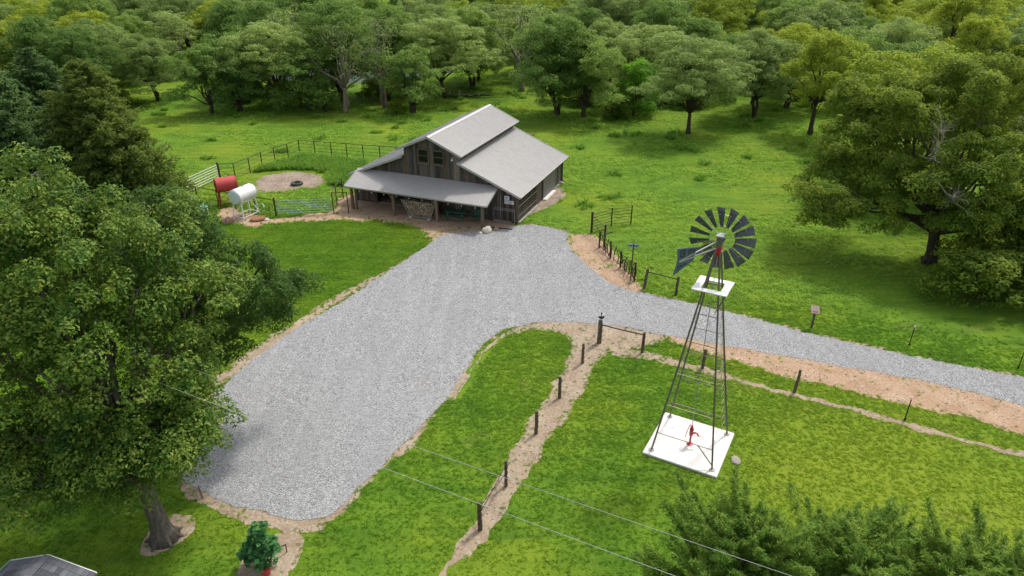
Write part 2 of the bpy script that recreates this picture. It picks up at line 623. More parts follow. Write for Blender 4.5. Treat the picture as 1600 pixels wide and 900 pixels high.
gb = MB()
gb.add([(-900, -150, 0), (900, -150, 0), (900, 1500, 0), (-900, 1500, 0)], [(0, 1, 2, 3)])
tag(gb.build("ground", "grass_ground"), kind="structure")

GRAVEL = [(-5.49, 49.83), (-6.35, 47.61), (-7.42, 45.54), (-8.79, 42.6), (-10.08, 40.23), (-11.83, 37.08), (-13.3, 34.08), (-14.16, 32.19), (-15.03, 29.76), (-15.39, 27.33), (-15.07, 24.73), (-14.59, 23.26), (-13.89, 22.39), (-12.54, 21.6), (-10.42, 20.81), (-9.01, 20.43), (-7.96, 20.37), (-7.28, 20.74), (-6.58, 21.82), (-5.88, 23.17), (-5.24, 24.51), (-4.28, 26.34), (-3.25, 28.65), (-2.58, 30.94), (-1.98, 32.85), (-1.12, 34.58), (-0.19, 35.6), (1.94, 36.21), (5.4, 36.06), (7.59, 35.31), (9.67, 34.36), (11.72, 33.66), (14.33, 32.72), (17.47, 31.62), (20.42, 30.52), (23.12, 29.31), (25.5, 27.9), (28.8, 26.01), (50.5, 14.3), (52.5, 17), (30.65, 28.38), (27.11, 30.34), (24.35, 31.43), (21.5, 32.72), (18.54, 34.22), (16.41, 35.53), (13.82, 37.16), (11.38, 38.56), (9.16, 39.78), (7.39, 40.5), (6.28, 41.82), (5.23, 44.46), (4.5, 46.67), (4.16, 48.57), (4.66, 50.09), (2.57, 51.54), (0.78, 51.85), (-0.51, 50.87), (-2.01, 50.35), (-4.01, 50.09)]
APRON = [(-19.67, 52.93), (-17.55, 53.79), (-15.16, 54.97), (-15.29, 57.97), (-14.62, 59.66), (-8.33, 56.67), (-1.57, 52.93), (0.62, 52.09), (0.0, 49.83), (-4.91, 48.82), (-6.21, 48.09), (-6.59, 49.83), (-8.23, 51.68), (-11.49, 52.64), (-15.64, 52.5), (-19.16, 52.09), (-20.61, 51.0), (-22.63, 51.68), (-25.1, 54.08), (-24.76, 56.05), (-21.83, 54.67)]
GATE_DIRT = [(4.19, 49.07), (4.68, 50.35), (6.24, 49.83), (7.06, 48.33), (7.68, 45.76), (8.17, 42.8), (8.72, 40.87), (8.63, 39.6), (7.31, 39.96), (5.83, 41.63), (4.8, 44.67)]
CORNER = [(-3.2, 28.0), (-2.25, 31.25), (-1.46, 33.52), (-0.38, 35.31), (1.56, 36.6), (5.07, 36.6), (7.63, 35.53), (9.72, 34.58), (7.21, 32.98), (5.8, 33.0), (4.5, 31.25), (3.0, 27.59), (1.6, 24.73), (0.37, 22.27), (-0.78, 19.8), (-2.35, 17.47), (-4.2, 14.5), (-5.0, 14.5), (-2.9, 18.05), (-1.7, 19.8), (-0.95, 22.27), (0.0, 24.73), (0.94, 27.08), (2.17, 29.76), (2.81, 31.87), (3.3, 33.52), (2.9, 34.9), (0.75, 35.1), (-0.74, 34.0), (-1.83, 31.87), (-2.66, 28.65)]
ROAD_S = [(7.99, 35.6), (11.77, 34.2), (14.4, 33.2), (17.6, 32.1), (20.6, 31.0), (23.3, 29.8), (25.8, 28.4), (29.1, 26.5), (50.6, 14.9), (49, 12.3), (27.13, 23.87), (24.1, 25.78), (21.78, 26.98), (19.25, 28.16), (16.59, 29.48), (13.73, 30.88), (11.36, 32.32), (9.18, 33.8)]
PATH_R = [(5.84, 33.52), (7.21, 32.98), (9.18, 32.07), (11.0, 30.94), (12.73, 29.88), (14.41, 28.97), (16.6, 27.95), (18.6, 26.83), (20.46, 25.73), (23.19, 24.38), (26.34, 22.86), (40, 16), (39.5, 15.6), (26.03, 22.46), (22.96, 24.04), (20.25, 25.36), (18.4, 26.44), (16.42, 27.54), (14.27, 28.59), (12.59, 29.42), (10.84, 30.34), (9.03, 31.37), (7.08, 32.19), (5.31, 32.19)]
CORRAL_DIRT = [(-24.51, 62.73), (-23.67, 64.86), (-21.72, 65.67), (-19.36, 65.06), (-17.9, 63.68), (-17.84, 61.43), (-19.33, 60.36), (-21.36, 59.31), (-23.32, 60.0)]
TREE_RING = [(-14.2, 18.8), (-14.3, 19.64), (-13.93, 20.64), (-13.37, 20.75), (-12.7, 20.45), (-12.5, 19.87), (-12.95, 19.12), (-13.45, 18.6), (-13.9, 18.5)]
SHRUB_DIRT = [(-10.37, 17.81), (-10.15, 18.55), (-9.87, 19.16), (-9.08, 19.8), (-8.36, 19.96), (-7.95, 19.16), (-8.14, 18.25), (-8.13, 17.0), (-9.94, 16.9)]
SIDE_PAD = [(1.0, 54.0), (1.6, 55.3), (3.5, 60.0), (4.4, 61.3), (4.9, 60.2), (4.75, 58.6), (3.95, 56.9), (2.73, 55.5), (1.7, 53.9)]

g_poly = ragged(GRAVEL, 0.2, 0.16, 0.0, 1)
g_margin = ragged(GRAVEL, 0.2, 0.30, 0.20, 2)
SOFT = {}


def dirt(name, poly, z, mat, amp=0.2, seed=3, grow=0.0):
    p = ragged(poly, 0.16, amp * 1.35, grow, seed)
    SOFT[name] = [p, ragged(poly, 0.16, amp * 1.2, grow - 0.14, seed), ragged(poly, 0.16, amp, grow - 0.34, seed)]
    return sheet(name, p, z, mat)


dirt_margin = sheet("dirt_verge", g_margin, 0.004, "dirt_tan")
SOFT["dirt_verge"] = [g_margin, ragged(GRAVEL, 0.2, 0.30, 0.08, 2), g_poly]
dirt("barn_dirt_yard", APRON, 0.008, "dirt_orange", 0.25, 4)
dirt("gateway_dirt", GATE_DIRT, 0.008, "dirt_orange", 0.2, 5)
dirt("corner_footpath", CORNER, 0.012, "dirt_tan", 0.17, 6, -0.10)
dirt("road_shoulder", ROAD_S, 0.016, "dirt_orange", 0.2, 7)
dirt("fence_footpath", PATH_R, 0.020, "dirt_tan", 0.16, 8)
dirt("corral_bare_earth", CORRAL_DIRT, 0.004, "dirt_mulch", 0.3, 9)
EDGE = [(-14.66, 22.27), (-12.98, 21.25), (-10.8, 20.25), (-8.8, 19.6), (-7.5, 19.8), (-6.9, 20.7), (-8, 20.7), (-10.4, 21.1), (-12.5, 21.9), (-13.9, 22.6)]
WEST = [(-8.5, 43.1), (-9.9, 40.5), (-11.6, 37.3), (-13.0, 34.3), (-13.9, 32.4), (-14.9, 29.6), (-16.1, 29.3), (-14.9, 32.7), (-13.8, 35.1), (-12.3, 38.0), (-10.5, 41.0), (-9.1, 43.3)]
dirt("lawn_edge_earth", WEST, 0.008, "dirt_tan", 0.2, 17)
dirt("drive_end_earth", EDGE, 0.012, "dirt_tan", 0.2, 15)
dirt("tree_base_earth", TREE_RING, 0.008, "dirt_tan", 0.12, 10)
dirt("shrub_bed_earth", SHRUB_DIRT, 0.008, "dirt_tan", 0.15, 11)
dirt("side_door_pad", SIDE_PAD, 0.008, "dirt_mulch", 0.12, 12)
sheet("gravel_driveway", g_poly, 0.026, "gravel")

# pond glimpsed between the trunks
pond = [Vector((-27 + 16 * math.cos(t) + 2 * math.sin(3 * t), 118 + 8.0 * math.sin(t))) for t in np.linspace(0, 2 * math.pi, 40, endpoint=False)]
sheet("pond_water", pond, 0.012, "pond_water")


# ------------------------------------------------------------------ scattering (grass, gravel)
def inside(poly, x, y):
    px = np.array([p[0] for p in poly])
    py = np.array([p[1] for p in poly])
    r = np.zeros(len(x), bool)
    j = len(px) - 1
    m = (x > px.min()) & (x < px.max()) & (y > py.min()) & (y < py.max())
    xi, yi = x[m], y[m]
    rr = np.zeros(len(xi), bool)
    for i in range(len(px)):
        c = ((py[i] > yi) != (py[j] > yi))
        if c.any():
            rr ^= c & (xi < (px[j] - px[i]) * (yi - py[i]) / (py[j] - py[i] + 1e-12) + px[i])
        j = i
    r[m] = rr
    return r


def field_noise(x, y, s, seed):
    return np.array([noise.noise(Vector((a * s, b_ * s, seed))) for a, b_ in zip(x, y)])


BARN_A = np.array([0.413, 51.951])
BU = np.array([math.cos(R(68)), math.sin(R(68))])
BV = np.array([-math.sin(R(68)), math.cos(R(68))])


def in_barn(x, y):
    u = (x - BARN_A[0]) * BU[0] + (y - BARN_A[1]) * BU[1]
    v = (x - BARN_A[0]) * BV[0] + (y - BARN_A[1]) * BV[1]
    return (u > -2.0) & (u < 11.5) & (v > 0) & (v < 15.1)


def in_view(x, y, m=2.0):
    return (np.abs(x) < 0.80 * (y * 0.889 + 9.63) + m) & (y > 11)


SLAB_C = (8.155, 24.98)
SLAB_A = R(-28.8)


def keep_grass(x, y, shrink=True):
    k = in_view(x, y) & ~in_barn(x, y)
    u_ = rng.uniform(0, 1, len(x))
    for nme, ps in SOFT.items():
        pr = np.ones(len(x))
        for p, f in zip(ps, (0.50, 0.20, 0.025)):
            pr[inside(p, x, y)] = f
        k &= u_ < pr
    k &= ~inside(g_poly, x, y)
    dx, dy = x - SLAB_C[0], y - SLAB_C[1]
    lx = dx * math.cos(SLAB_A) + dy * math.sin(SLAB_A)
    ly = -dx * math.sin(SLAB_A) + dy * math.cos(SLAB_A)
    k &= ~((abs(lx) < 1.70) & (abs(ly) < 1.70))
    return k


def scatter(name, pts, scl, source, label, cat, seed):
    me = bpy.data.meshes.new(name)
    me.vertices.add(len(pts))
    me.vertices.foreach_set("co", np.ascontiguousarray(pts, dtype=np.float32).ravel())
    at = me.attributes.new("size", 'FLOAT', 'POINT')
    at.data.foreach_set("value", np.ascontiguousarray(scl, dtype=np.float32))
    at = me.attributes.new("turn", 'FLOAT_VECTOR', 'POINT')
    rr = np.random.default_rng(seed)
    tv = np.zeros((len(pts), 3), np.float32)
    tv[:, 2] = rr.uniform(0, 6.283, len(pts))
    tv[:, :2] = rr.normal(0, 0.12, (len(pts), 2))
    at.data.foreach_set("vector", tv.ravel())
    me.materials.append(source.materials[0])
    o = link(name, me)
    tag(o, label, cat, kind="stuff")
    ng = bpy.data.node_groups.new(name + "_scatter", 'GeometryNodeTree')
    ng.interface.new_socket("Geometry", in_out='INPUT', socket_type='NodeSocketGeometry')
    ng.interface.new_socket("Geometry", in_out='OUTPUT', socket_type='NodeSocketGeometry')
    gi = ng.nodes.new("NodeGroupInput")
    go = ng.nodes.new("NodeGroupOutput")
    iop = ng.nodes.new("GeometryNodeInstanceOnPoints")
    oi = ng.nodes.new("GeometryNodeObjectInfo")
    src = bpy.data.objects.new(name + "_source", source)   # never linked: only a mesh for the instances
    oi.inputs['Object'].default_value = src
    a1 = ng.nodes.new("GeometryNodeInputNamedAttribute")
    a1.data_type = 'FLOAT'
    a1.inputs['Name'].default_value = "size"
    a2 = ng.nodes.new("GeometryNodeInputNamedAttribute")
    a2.data_type = 'FLOAT_VECTOR'
    a2.inputs['Name'].default_value = "turn"
    L = ng.links.new
    m2p = ng.nodes.new("GeometryNodeMeshToPoints")
    L(gi.outputs[0], m2p.inputs[0])
    L(m2p.outputs[0], iop.inputs['Points'])
    L(oi.outputs['Geometry'], iop.inputs['Instance'])
    L(a1.outputs[0], iop.inputs['Scale'])
    L(a2.outputs[0], iop.inputs['Rotation'])
    L(iop.outputs[0], go.inputs[0])
    md = o.modifiers.new("scatter", 'NODES')
    md.node_group = ng
    return o


def tuft(name, mat, n, h, spread, w, lean, seed):
    r = random.Random(seed)
    mb = MB()
    for _ in range(n):
        a = r.uniform(0, 6.283)
        d = r.uniform(0, spread)
        bx, by = math.cos(a) * d, math.sin(a) * d
        a2 = r.uniform(0, 6.283)
        hh = h * r.uniform(0.55, 1.1)
        ln = hh * lean * r.uniform(0.4, 1.4)
        tx, ty = bx + math.cos(a2) * ln, by + math.sin(a2) * ln
        a3 = r.uniform(0, 6.283)
        wx, wy = math.cos(a3) * w / 2, math.sin(a3) * w / 2
        mx, my = bx + (tx - bx) * 0.35, by + (ty - by) * 0.35
        mb.add([(bx - wx, by - wy, -0.01), (bx + wx, by + wy, -0.01), (mx + wx * .9, my + wy * .9, hh * .6), (mx - wx * .9, my - wy * .9, hh * .6), (tx, ty, hh)],
               [(0, 1, 2, 3), (3, 2, 4)])
    me = bpy.data.meshes.new(name)
    me.from_pydata(mb.v, [], mb.f)
    me.materials.append(MATS[mat])
    return me


# mown lawn
N = 330000
y = 11 + (61 - 11) * np.sqrt(rng.uniform(0, 1, N)) ** 0.9
x = rng.uniform(-1, 1, N) * (0.80 * (y * 0.889 + 9.63) + 1)
k = keep_grass(x, y)
k &= ~((x > 1) & (y + rng.normal(0, 1.6, len(y)) > 42 - 0.45 * (x - 7))) & (y < 55 + rng.normal(0, 2.5, len(y)))
x, y = x[k], y[k]
pts = np.stack([x, y, np.zeros(len(x))], 1)
scatter("lawn_grass", pts, rng.uniform(0.7, 1.35, len(x)) * (0.8 + y / 60), tuft("lawn_tuft", "lawn_blade", 10, 0.055, 0.09, 0.02, 1.7, 1),
        "short mown green lawn grass round the driveway", "grass", 1)
# rough pasture
N = 120000
y = 38 + (118 - 38) * rng.uniform(0, 1, N) ** 1.05
x = rng.uniform(-1, 1, N) * (0.80 * (y * 0.889 + 9.63) + 1)
k = keep_grass(x, y)
k &= (y + rng.normal(0, 2.5, len(y)) > 55) | ((x > 1) & (y + rng.normal(0, 1.6, len(y)) > 42 - 0.45 * (x - 7)))
k &= ~inside(pond, x, y)
x, y = x[k], y[k]
fn = field_noise(x, y, 0.16, 3.3)
k = rng.uniform(0, 1, len(x)) < 0.55 + fn * 0.9
x, y, fn = x[k], y[k], fn[k]
pts = np.stack([x, y, np.zeros(len(x))], 1)
scatter("pasture_grass", pts, rng.uniform(0.5, 1.3, len(x)) * (0.85 + 0.9 * np.clip(fn, -.4, .8)), tuft("pasture_tuft", "pasture_blade", 12, 0.13, 0.20, 0.04, 1.6, 2),
        "longer rough green grass of the pasture behind the barn", "grass", 2)
# rank weeds: in the corral and in clumps over the pasture
WEEDS = [(-25.3, 65.4), (-24.2, 67.9), (-21.9, 70.6), (-15.0, 68.6), (-14.2, 64.5), (-15.0, 61.3), (-17.0, 61.5), (-17.5, 64.5), (-19.5, 66.0), (-22.0, 66.4)]
x = rng.uniform(-26, -13, 9000)
y = rng.uniform(58, 72, 9000)
k = inside(WEEDS, x, y)
x1, y1 = x[k], y[k]
NW = 150
cx = rng.uniform(-60, 60, NW)
cy = rng.uniform(54, 108, NW)
cs = rng.uniform(0.15, 0.6, NW)
nn = 14
x2 = (cx[:, None] + rng.normal(0, 1, (NW, nn)) * cs[:, None]).ravel()
y2 = (cy[:, None] + rng.normal(0, 1, (NW, nn)) * cs[:, None]).ravel()
k = keep_grass(x2, y2) & ~((np.abs(x2) < 24) & (y2 < 57) & (x2 < 5))
x = np.concatenate([x1, x2[k]])
y = np.concatenate([y1, y2[k]])
pts = np.stack([x, y, np.zeros(len(x))], 1)
scatter("rank_weeds", pts, rng.uniform(0.6, 1.3, len(x)), tuft("weed_tuft", "weed_blade", 16, 0.42, 0.22, 0.06, 0.8, 3),
        "dark green rank weeds in the corral and clumped over the pasture", "weeds", 3)
# loose stones
N = 90000
y = 19 + (54 - 19) * np.sqrt(rng.uniform(0, 1, N))
x = rng.uniform(-17, 38, N)
k = inside(g_poly, x, y) & in_view(x, y)
x1, y1 = x[k], y[k]
x = rng.uniform(-17, 38, 30000)
y = rng.uniform(19, 54, 30000)
k = inside(ragged(GRAVEL, 0.3, 0.2, 0.35, 22), x, y) & ~inside(g_poly, x, y) & in_view(x, y)
k &= rng.uniform(0, 1, len(x)) < 0.8
x3 = rng.uniform(-16, 34, 60000)
y3 = rng.uniform(18, 52, 60000)
k3 = np.zeros(len(x3), bool)
for nm_ in ("road_shoulder", "corner_footpath", "gateway_dirt", "drive_end_earth", "barn_dirt_yard"):
    k3 |= inside(SOFT[nm_][0], x3, y3)
k3 &= ~inside(g_poly, x3, y3) & (rng.uniform(0, 1, len(x3)) < 0.42) & (field_noise(x3, y3, 0.9, 5.1) > -0.1) & in_view(x3, y3)
x = np.concatenate([x1, x[k], x3[k3]])
y = np.concatenate([y1, y[k], y3[k3]])
pts = np.stack([x, y, np.full(len(x), 0.028)], 1)
sm = bmesh.new()
bmesh.ops.create_icosphere(sm, subdivisions=1, radius=1.0)
for v in sm.verts:
    v.co *= 1 + 0.25 * noise.noise(v.co * 2.1)
    v.co.z *= 0.7
st = bpy.data.meshes.new("gravel_pebble")
sm.to_mesh(st)
sm.free()
st.materials.append(MATS["gravel_stone"])
scatter("loose_gravel", pts, rng.uniform(0.014, 0.034, len(x)), st, "loose pale grey crushed stone strewn over the driveway", "gravel", 4)


# ------------------------------------------------------------------ barn
barn = thing("barn", "weathered grey board barn with raised centre and pale metal roofs", "barn", (0.413, 51.951, 0), R(68))
BW, BL, RX = 15.06, 11.4, 7.53      # width (v), length (u), ridge v


def wing_z(v):
    v = min(v, BW - v)
    return 2.38 + (v + 0.45) * 0.409


def upper_z(v):
    return 6.48 - abs(v - RX) * 0.442


def wall_top(v):
    return (upper_z(v) if 5.0 <= v <= 10.06 else wing_z(v)) - 0.14


# floor and dark sheathing behind the boards
piece("floor", barn, (BL / 2, BW / 2, 0.035), (BL - 0.3, BW - 0.3, 0.05), "dirt_mulch")
DOOR = (8.6, 13.0, 2.15)        # wide opening under the porch: v0, v1, height


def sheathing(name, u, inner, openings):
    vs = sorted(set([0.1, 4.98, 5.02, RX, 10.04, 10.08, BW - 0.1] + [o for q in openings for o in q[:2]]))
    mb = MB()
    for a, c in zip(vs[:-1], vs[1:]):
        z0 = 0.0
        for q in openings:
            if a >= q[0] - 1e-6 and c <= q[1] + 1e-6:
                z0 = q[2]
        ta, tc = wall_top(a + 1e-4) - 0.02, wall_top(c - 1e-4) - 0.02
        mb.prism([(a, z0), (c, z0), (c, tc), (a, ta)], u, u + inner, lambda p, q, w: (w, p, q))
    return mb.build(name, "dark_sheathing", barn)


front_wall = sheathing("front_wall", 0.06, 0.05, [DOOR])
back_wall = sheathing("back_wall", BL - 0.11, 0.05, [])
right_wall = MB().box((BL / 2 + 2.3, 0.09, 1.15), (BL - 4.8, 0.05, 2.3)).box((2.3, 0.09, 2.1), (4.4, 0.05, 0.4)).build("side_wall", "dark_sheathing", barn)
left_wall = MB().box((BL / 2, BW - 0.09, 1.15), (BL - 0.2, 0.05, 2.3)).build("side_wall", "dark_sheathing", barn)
clere = []
for s in (0, 1):
    vv = 5.06 if s == 0 else 10.0
    clere.append(MB().box((BL / 2, vv, 4.85), (BL - 0.2, 0.06, 0.95)).build("upper_side_wall", "dark_sheathing", barn))


def gable_boards(parent, u, sgn):
    v = 0.02
    rd = random.Random(3 + int(u))
    while v < BW - 0.05:
        w = rd.uniform(0.19, 0.30)
        v1 = min(v + w, BW - 0.01)
        for brk in (5.0, 10.06):
            if v < brk < v1:
                v1 = brk
        if v1 - v > 0.03:
            th = rd.uniform(0.022, 0.032)
            off = rd.uniform(0.0, 0.014)
            a, c = v + 0.006, v1 - 0.006
            e = 1e-3
            ta, tc = wall_top(a + e), wall_top(c - e)
            z0 = 0.05 + rd.uniform(0, 0.05)
            if sgn < 0 and a > DOOR[0] - 0.1 and c < DOOR[1] + 0.1:
                z0 = DOOR[2]
            u0 = u + sgn * off
            MB().prism([(a, z0), (c, z0), (c, tc), (a, ta)], u0, u0 + sgn * th, lambda p, q, w_: (w_, p, q)).build("board", "barn_board", parent)
        v = v1


gable_boards(front_wall, 0.058, -1)
gable_boards(back_wall, BL - 0.058, 1)


def side_boards(parent, v, sgn, u0, u1, z0, z1, mat="barn_board"):
    u = u0
    rd = random.Random(int(v * 10) + int(u0 * 7))
    while u < u1 - 0.03:
        w = min(rd.uniform(0.19, 0.3), u1 - u)
        piece("board", parent, (u + w / 2, v + sgn * rd.uniform(0.012, 0.03), (z0 + z1) / 2 + rd.uniform(-.02, .02)), (w - 0.012, 0.026, z1 - z0), mat)
        u += w


side_boards(right_wall, 0.06, -1, 4.55, 6.0, 0.06, 2.32)
side_boards(right_wall, 0.06, -1, 9.3, 11.4, 0.06, 2.32)
side_boards(right_wall, 0.06, -1, 6.0, 9.3, 2.15, 2.34)
side_boards(left_wall, BW - 0.06, 1, 0.0, 11.4, 0.06, 2.32)
side_boards(clere[0], 5.03, -1, 0.0, 11.4, 4.5, 5.2)
side_boards(clere[1], 10.03, 1, 0.0, 11.4, 4.5, 5.2)
# grey sliding door and track on the side
sd = MB().box((7.65, -0.02, 1.06), (3.2, 0.05, 2.06)).build("sliding_door", "grey_door", barn)
for q in range(5):
    piece("door_plank", sd, (6.37 + q * 0.64, -0.056, 1.06), (0.62, 0.02, 2.04), "grey_plank" if q % 5 == 9 else "grey_door")
piece("door_track", barn, (7.65, -0.06, 2.16), (3.6, 0.06, 0.08), "trim_metal")
piece("door_sill", barn, (7.3, -0.22, 0.06), (2.7, 0.34, 0.10), "concrete_white")
piece("footing", barn, (2.4, -0.07, 0.05), (4.4, 0.16, 0.09), "concrete_grey")
piece("footing", barn, (10.3, -0.02, 0.04), (2.1, 0.12, 0.07), "concrete_grey")
# open slatted bay at the front of the side
for q in range(7):
    piece("slat", right_wall, (2.28, -0.01, 0.28 + q * 0.27), (4.4, 0.04, 0.11), "grey_plank" if q % 3 == 1 else "old_post")
for uu in (0.06, 1.5, 3.0, 4.5):
    piece("stud", right_wall, (uu, 0.06, 1.16), (0.13, 0.10, 2.3), "old_post")
for vv in (0.0, BW):
    for uu in (0.0, BL):
        piece("corner_post", barn, (uu, vv, 1.15), (0.16, 0.16, 2.25), "old_post")


# windows on the gable
def window(v0, v1, z0, z1):
    w = MB()
    w.box((-0.02, (v0 + v1) / 2, (z0 + z1) / 2), (0.02, v1 - v0, z1 - z0))
    o = w.build("window", "window_glass", barn)
    for q in (v0 - 0.04, v1 + 0.04):
        piece("window_frame", o, (-0.035, q, (z0 + z1) / 2), (0.09, 0.10, z1 - z0 + 0.2), "old_post")
    for q in (z0 - 0.06, z1 + 0.05, (z0 + z1) / 2 + 0.02):
        s = 0.06 if abs(q - (z0 + z1) / 2) < 0.1 else 0.11
        piece("window_frame", o, (-0.03, (v0 + v1) / 2, q), (0.07, v1 - v0, s), "old_post")
    piece("window_sill", o, (-0.07, (v0 + v1) / 2, z0 - 0.14), (0.16, v1 - v0 + 0.25, 0.05), "porch_post")


window(7.80, 8.66, 4.22, 5.22)
window(6.44, 7.30, 4.22, 5.22)
lampb = MB().box((-0.06, 5.55, 4.86), (0.05, 0.1, 0.14)).tube((-0.08, 5.55, 4.88), (-0.2, 5.55, 4.84), 0.015).build("gable_lamp", "galvanised", barn)
MB().path([(-0.2, 5.55, 4.84), (-0.2, 5.55, 4.74), (-0.2, 5.55, 4.66)], [0.03, 0.09, 0.1], 10).build("lamp_shade", "white_paint", lampb)


# roofs: deck + ribbed sheets
def roof_slope(name, e0, e1, u0, u1, parent, hi_first=True, n_over=0.0):
    """e0=(v,z) high edge, e1=(v,z) low edge, sheets laid side by side along u"""
    H0, L0 = Vector((0, e0[0], e0[1])), Vector((0, e1[0], e1[1]))
    ey = (L0 - H0).normalized()
    L = (L0 - H0).length
    ex = Vector((1, 0, 0))
    ez = ex.cross(ey)
    if ez.z < 0:
        ez = -ez
    return _roof(name, H0 + ex * u0, ex, ey, ez, u1 - u0, L, parent)


_panel = {}


def panel_mesh(w, L):
    key = (round(w, 3), round(L, 3))
    if key in _panel:
        return _panel[key]
    prof = [(0.0, 0.012)]
    nr = 4
    for i in range(nr):
        c = w * (i + 0.5) / nr
        prof += [(c - 0.042, 0.012), (c - 0.018, 0.048), (c + 0.018, 0.048), (c + 0.042, 0.012)]
    prof += [(w - 0.002, 0.012)]
    top = [(p[0], 0.0, p[1]) for p in prof] + [(p[0], L, p[1]) for p in prof]
    n = len(prof)
    bot = [(p[0], 0.0, 0.004) for p in prof] + [(p[0], L, 0.004) for p in prof]
    fs = [(i, i + 1, n + i + 1, n + i) for i in range(n - 1)]
    fs += [(2 * n + i, 3 * n + i, 3 * n + i + 1, 2 * n + i + 1) for i in range(n - 1)]
    fs += [(n + i, n + i + 1, 3 * n + i + 1, 3 * n + i) for i in range(n - 1)]
    fs += [(i, 2 * n + i, 2 * n + i + 1, i + 1) for i in range(n - 1)]
    fs += [(0, n, 3 * n, 2 * n), (n - 1, 3 * n - 1, 4 * n - 1, 2 * n - 1)]
    mb = MB()
    mb.add(top + bot, fs)
    _panel[key] = mb.mesh("roof_panel", "roof_metal")
    return _panel[key]


def _roof(name, org, ex, ey, ez, W, L, parent):
    mb = MB()
    c = []
    for dz in (-0.07, 0.0):
        for a, b_ in ((0.02, 0.02), (W - 0.02, 0.02), (W - 0.02, L - 0.03), (0.02, L - 0.03)):
            c.append(org + ex * a + ey * b_ + ez * dz)
    mb.add(c, [(3, 2, 1, 0), (4, 5, 6, 7), (0, 1, 5, 4), (1, 2, 6, 5), (2, 3, 7, 6), (3, 0, 4, 7)])
    deck = mb.build(name, "grey_plank", parent)
    n = max(1, round(W / 0.92))
    w = W / n
    me = panel_mesh(w, L)
    for i in range(n):
        o = org + ex * (w * i)
        m = Matrix(((ex.x, ey.x, ez.x, o.x), (ex.y, ey.y, ez.y, o.y), (ex.z, ey.z, ez.z, o.z), (0, 0, 0, 1)))
        link("roof_panel", me, deck, mat4=m)
    # rake and eave trim
    f0 = org - ez * 0.03
    for a in (-0.025, W + 0.025):
        stick("rake_trim", deck, f0 + ex * a - ey * 0.01, f0 + ex * a + ey * (L + 0.0), 0.045, 0.17, "trim_metal").rotation_quaternion = Matrix((ex, ez, ey)).transposed().to_quaternion()
    q = stick("eave_trim", deck, f0 + ey * (L + 0.012) + ex * 0.0, f0 + ey * (L + 0.012) + ex * W, 0.045, 0.15, "trim_metal")
    q.rotation_quaternion = Matrix((ey, ez, ex)).transposed().to_quaternion()
    return deck


WR = ((5.0, wing_z(5.0)), (-0.45, 2.38))
roof_slope("wing_roof", WR[0], WR[1], -0.42, 11.8, barn)
roof_slope("wing_roof", (BW - 5.0, wing_z(5.0)), (BW + 0.45, 2.38), -0.42, 11.8, barn)
roof_slope("upper_roof", (RX, 6.48), (4.58, upper_z(4.58)), -0.55, 11.9, barn)
roof_slope("upper_roof", (RX, 6.48), (BW - 4.58, upper_z(4.58)), -0.55, 11.9, barn)
rc = MB().prism([(-0.2, -0.055), (0, 0.045), (0.2, -0.055), (0.2, -0.035), (0, 0.068), (-0.2, -0.035)], -0.58, 11.93, lambda p, q, w: (w, RX + p, 6.48 + q))
rc.build("ridge_cap", "trim_metal", barn)
# porch roof: slopes from the front wall out to u=-2.4
ph, pl = Vector((-0.04, 1.62, 2.98)), Vector((-2.42, 1.62, 2.10))
ey = (pl - ph).normalized()
ex = Vector((0, 1, 0))
ez = ey.cross(ex)
ez = -ez if ez.z < 0 else ez
porch_roof = _roof("porch_roof", ph, ex, ey, ez, 12.95, (pl - ph).length, barn)
for q in range(8):
    vv = 1.9 + q * 1.77
    stick("rafter", porch_roof, (-0.06, vv, 2.80), (-2.3, vv, 1.98), 0.05, 0.14, "old_post")
for vv in (14.2, 10.17, 6.17, 2.14):
    piece("porch_post", barn, (-2.02, vv, 0.96), (0.19, 0.19, 1.92), "porch_post")
    if vv not in (14.2, 2.14):
        stick("knee_brace", barn, (-2.02, vv + 0.08, 1.45), (-2.02, vv + 0.45, 1.86), 0.09, 0.09, "porch_post")
piece("porch_post", barn, (-1.98, 13.82, 0.96), (0.15, 0.15, 1.92), "old_post")
piece("porch_beam", barn, (-2.02, 8.1, 1.99), (0.16, 12.6, 0.16), "porch_post")
# right front: hinged board door behind a pipe gate, signs
piece("wall_rail", barn, (-0.035, 1.0, 1.18), (0.04, 1.9, 0.10), "grey_plank")
piece("hanging_pipe", barn, (-0.06, 1.42, 1.35), (0.03, 0.03, 1.9), "galvanised")
piece("kickboard", barn, (-0.10, 1.25, 0.12), (0.10, 1.5, 0.14), "grey_plank")
sg = MB().box((-0.07, 0.86, 2.12), (0.02, 0.42, 0.33)).build("sign", "sign_white", barn)
tag(sg, "small square white notice")
for q in range(2):
    piece("sign_print", sg, (-0.082, 0.90 - 0.04 * q, 2.16 - 0.09 * q), (0.004, 0.22 - 0.06 * q, 0.035), "letter_black")
sg = MB().box((-0.07, 0.66, 1.77), (0.02, 0.80, 0.30)).build("sign", "sign_white", barn)
tag(sg, "wide white notice under the small one")
for q, (dv, dz, w_) in enumerate(((0.26, 0.06, 0.12), (0.04, 0.07, 0.16), (-0.2, 0.05, 0.10), (0.18, -0.07, 0.05), (-0.06, -0.07, 0.26))):
    piece("sign_print", sg, (-0.082, 0.66 + dv, 1.77 + dz), (0.004, w_, 0.045), "letter_black")


def barn_pt(u, v, z=0.0):
    p = BARN_A + BU * u + BV * v
    return (p[0], p[1], z)


